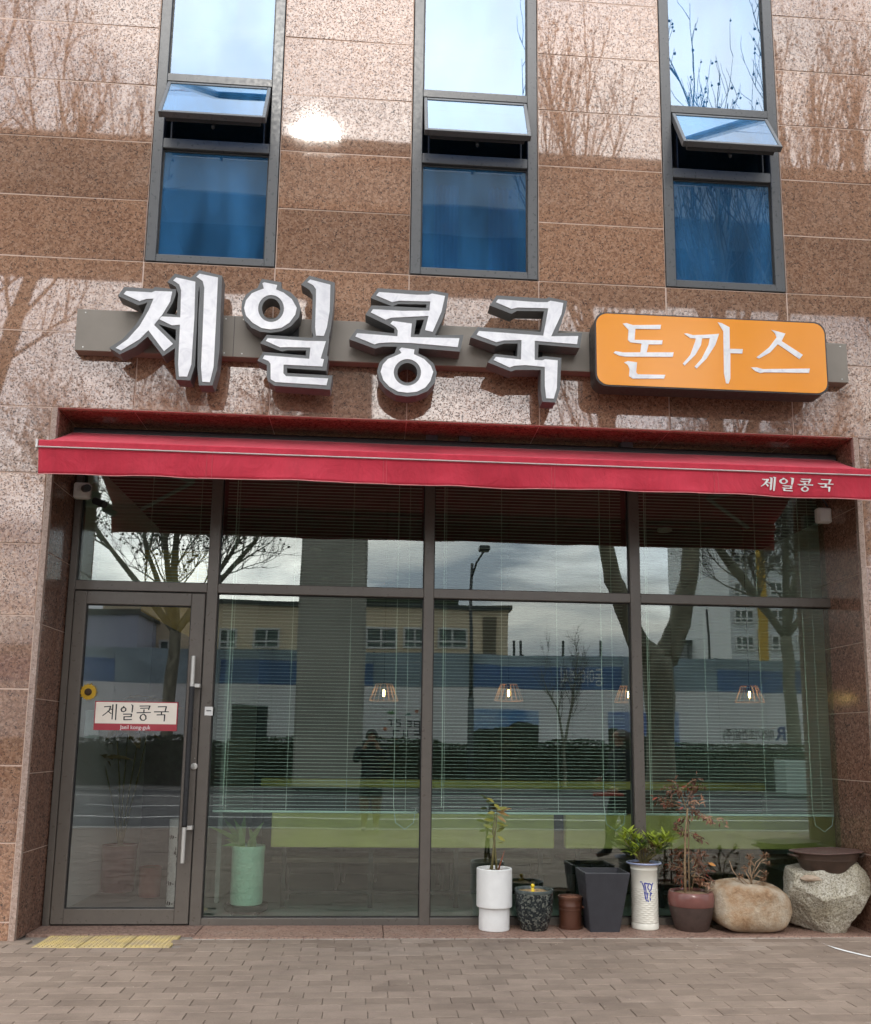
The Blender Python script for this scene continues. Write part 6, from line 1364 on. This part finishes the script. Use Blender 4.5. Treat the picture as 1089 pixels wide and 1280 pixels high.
def hand(J, E, wrist, sgn, palm, fdir, thumb, tag_, curl=None):
    """palm bone and five separate bent fingers"""
    w = Vector(J[wrist][:3]); f = Vector(fdir).normalized(); t = Vector(thumb).normalized(); nrm = f.cross(t).normalized(); cu = Vector(curl).normalized() if curl else nrm
    J['palm'+tag_] = (*(w+f*0.055), 0.030, 0.024); E.append((wrist, 'palm'+tag_))
    for k, (o_, l_) in enumerate(((0.030, 0.070), (0.010, 0.080), (-0.010, 0.074), (-0.029, 0.058))):
        b0 = w+f*0.085+t*o_; b1 = b0+f*l_*0.5+cu*0.008; b2 = b1+f*l_*0.25+cu*l_*0.45
        for s_, p, r_ in (('a', b0, .0095), ('b', b1, .0085), ('c', b2, .007)): J[f'f{k}{s_}{tag_}'] = (*p, r_, r_)
        E += [('palm'+tag_, f'f{k}a{tag_}'), (f'f{k}a{tag_}', f'f{k}b{tag_}'), (f'f{k}b{tag_}', f'f{k}c{tag_}')]
    a0 = w+f*0.03+t*0.036; a1 = a0+f*0.03+t*0.022; a2 = a1+f*0.026+cu*0.010
    for s_, p, r_ in (('a', a0, .011), ('b', a1, .010), ('c', a2, .008)): J[f'th{s_}{tag_}'] = (*p, r_, r_)
    E += [('palm'+tag_, 'tha'+tag_), ('tha'+tag_, 'thb'+tag_), ('thb'+tag_, 'thc'+tag_)]
m_skin = simple('skin', (0.42, 0.25, 0.18), 0.55, 0, 0.06, 20); m_coat = simple('dark_navy_coat', (0.014, 0.016, 0.022), 0.85, 0, 0.2, 20); m_tro = simple('beige_trousers', (0.30, 0.26, 0.19), 0.85, 0, 0.08, 10); m_shoe = simple('white_shoes', (0.60, 0.58, 0.55), 0.6); m_hair = simple('black_hair', (0.012, 0.010, 0.009), 0.5)
def base_joints(h=1.66, bulk=1.0):
    s = h/1.66; J = {}
    J['pelvis'] = (0, 0, 0.90*s, 0.150*bulk, 0.118*bulk); J['waist'] = (0, 0.0, 1.07*s, 0.138*bulk, 0.112*bulk); J['chest'] = (0, 0.0, 1.25*s, 0.155*bulk, 0.115*bulk)
    J['neckb'] = (0, -0.005, 1.375*s, 0.075, 0.065); J['neck'] = (0, 0.008, 1.43*s, 0.052, 0.052); J['jaw'] = (0, 0.022, 1.495*s, 0.062, 0.072); J['face'] = (0, 0.015, 1.555*s, 0.074, 0.090); J['crown'] = (0, 0.005, 1.615*s, 0.066, 0.078)
    J['nose'] = (0, 0.108, 1.535*s, 0.012, 0.012)
    E = [('pelvis', 'waist'), ('waist', 'chest'), ('chest', 'neckb'), ('neckb', 'neck'), ('neck', 'jaw'), ('jaw', 'face'), ('face', 'crown'), ('face', 'nose')]
    for sg, t in ((-1, 'L'), (1, 'R')):
        J['ear'+t] = (sg*0.078, 0.0, 1.545*s, 0.012, 0.016); E.append(('face', 'ear'+t))
        J['sho'+t] = (sg*0.175*bulk, 0, 1.345*s, 0.070*bulk, 0.070*bulk); E.append(('chest', 'sho'+t))
        J['hip'+t] = (sg*0.090, 0, 0.82*s, 0.108, 0.112); J['knee'+t] = (sg*0.098, 0.02, 0.48*s, 0.078, 0.080); J['calf'+t] = (sg*0.10, -0.005, 0.30*s, 0.070, 0.072); J['ank'+t] = (sg*0.10, -0.02, 0.09*s, 0.052, 0.055); J['heel'+t] = (sg*0.10, -0.045, 0.045, 0.040, 0.040); J['toe'+t] = (sg*0.115, 0.15, 0.036, 0.040, 0.032)
        E += [('pelvis', 'hip'+t), ('hip'+t, 'knee'+t), ('knee'+t, 'calf'+t), ('calf'+t, 'ank'+t), ('ank'+t, 'heel'+t), ('ank'+t, 'toe'+t)]
    return J, E
def hairmesh(t_, T, c, rad, zcut, back, mat):
    m = MB(); n_ = 20
    for i in range(9):
        th = math.pi*0.62*i/8
        for k in range(n_):
            a = 2*math.pi*k/n_; fr = max(0, math.sin(a)); tt = th*(1-0.42*fr**2) if back else th*(1-0.45*fr**2)
            m.v.append(tuple(T @ Vector((c[0]+rad[0]*math.sin(tt)*math.cos(a), c[1]+rad[1]*math.sin(tt)*math.sin(a), c[2]+rad[2]*math.cos(tt)))))
    for i in range(8):
        for k in range(n_): k2 = (k+1) % n_; m.f.append((i*n_+k, i*n_+k2, (i+1)*n_+k2, (i+1)*n_+k)); m.m.append(0)
    o = m.build('hair', mat, t_, True); s_ = o.modifiers.new('thick', 'SOLIDIFY'); s_.thickness = 0.012; return o
def eyes(t_, T, s):
    m = MB()
    for sg in (-1, 1): m.lathe([(0, -0.009), (0.008, -0.004), (0.008, 0.004), (0, 0.009)], (sg*0.031, 0.098, 1.556*s), 10); 
    m.v = [tuple(T @ Vector(p)) for p in m.v]; m.build('eyes', simple('eye_dark', (0.02, 0.015, 0.012), 0.2), t_, True)
    m = MB(); m.tube([(-0.022, 0.092, 1.497*s), (0, 0.097, 1.495*s), (0.022, 0.092, 1.497*s)], 0.005, 6); m.v = [tuple(T @ Vector(p)) for p in m.v]; m.build('mouth', simple('lip', (0.32, 0.13, 0.11), 0.5), t_, True)
# the photographer, holding the phone up where the camera is
J, E = base_joints(1.68, 1.24)
for sg, t in ((-1, 'L'), (1, 'R')):
    J['elb'+t] = (sg*0.27, 0.06, 1.13, 0.060, 0.060); J['wri'+t] = (sg*0.105, 0.20, 1.375, 0.036, 0.032); E += [('sho'+t, 'elb'+t), ('elb'+t, 'wri'+t)]
    hand(J, E, 'wri'+t, sg, None, (-sg*0.18, 0.12, 0.62), (-sg*0.6, -0.45, 0.2), t, (-sg*0.8, 0.15, 0.1))
def zone(p):
    if (p.z > 1.425 and abs(p.x) < 0.12 and p.y < 0.15): return 1
    if p.y > 0.195 and p.z > 1.35: return 1
    if p.z < 0.075: return 3
    return 0 if p.z > 0.56 else 2
# a knee-length coat is wider than the legs
for t in 'LR': J['hip'+t] = (J['hip'+t][0], 0, 0.80, 0.128, 0.125); J['knee'+t] = (J['knee'+t][0]*1.05, 0.0, 0.50, 0.100, 0.098)
pr0 = Vector((0.0, -7.155, 0.0))
t_, T, ob = person('person in a long dark coat and beige trousers raising a phone in both hands', pr0, 0.0, J, E, [m_coat, m_skin, m_tro, m_shoe], zone)
hairmesh(t_, T, (0, 0.0, 1.565), (0.090, 0.108, 0.118), 0, True, m_hair); eyes(t_, T, 1.0)
ph = MB(); ph.bbox(-0.036, 0.036, -6.9205, -6.9125, 1.335, 1.478, 0.003); phone = ph.build('phone', M['black_plastic']); tag(phone, 'black phone held up in both hands by the person in the dark coat', 'phone')
# the bald man walking past in a dark jacket
J, E = base_joints(1.70, 1.1)
J['elbL'] = (-0.25, -0.02, 1.12, 0.058, 0.058); J['wriL'] = (-0.20, 0.17, 1.01, 0.036, 0.034); J['elbR'] = (0.26, -0.03, 1.10, 0.058, 0.058); J['elbR'] = (0.27, -0.02, 1.08, 0.058, 0.058); J['wriR'] = (0.24, 0.15, 0.90, 0.036, 0.034)
for sg, t in ((-1, 'L'), (1, 'R')):
    E += [('sho'+t, 'elb'+t), ('elb'+t, 'wri'+t)]; hand(J, E, 'wri'+t, sg, None, (-sg*0.25, 0.9, -0.15), (-sg*0.5, 0.0, 0.8), t, (-sg*0.6, 0.1, -0.7))
J['kneeL'] = (-0.098, 0.10, 0.50, 0.080, 0.082); J['ankL'] = (-0.10, 0.14, 0.10, 0.052, 0.055); J['heelL'] = (-0.10, 0.115, 0.045, 0.04, 0.04); J['toeL'] = (-0.11, 0.31, 0.040, 0.038, 0.032); J['calfL'] = (-0.10, 0.11, 0.31, 0.068, 0.070)
J['ankR'] = (0.10, -0.16, 0.11, 0.052, 0.055); J['heelR'] = (0.10, -0.19, 0.075, 0.04, 0.04); J['toeR'] = (0.11, 0.0, 0.036, 0.038, 0.030); J['calfR'] = (0.10, -0.09, 0.32, 0.068, 0.070); J['kneeR'] = (0.098, -0.02, 0.49, 0.080, 0.080)
def zone2(p):
    if p.z > 1.455 and abs(p.x) < 0.13: return 1
    if p.y > 0.165 and 0.80 < p.z < 1.08: return 1
    if p.z < 0.08: return 3
    return 0 if p.z > 0.74 else 2
mp = refl(775, 930, 11.6)
t_, T, ob = person('bald man in a dark jacket and black trousers walking past the window', Vector((mp.x, mp.y, 0.0)), R(78), J, E, [m_coat, m_skin, simple('black_trousers', (0.016, 0.016, 0.018), 0.85), simple('dark_shoes', (0.02, 0.018, 0.016), 0.5)], zone2)
eyes(t_, T, 1.7/1.66); hairmesh(t_, T, (0, -0.028, 1.575), (0.086, 0.096, 0.085), 0, False, simple('cropped_grey_hair', (0.16, 0.15, 0.14), 0.9))
hnd = T @ Vector((0.0, 0.265, 0.985)); a_ = T @ Vector((0.262, 0.10, 0.845)); c_ = T @ Vector((0.262, 0.52, 0.850))
tag(MB().tube([a_, c_], 0.022, 10).build('red_tube', simple('red_paper_tube', (0.60, 0.03, 0.03), 0.5)), 'short bright red tube held level by the bald man', 'tube')
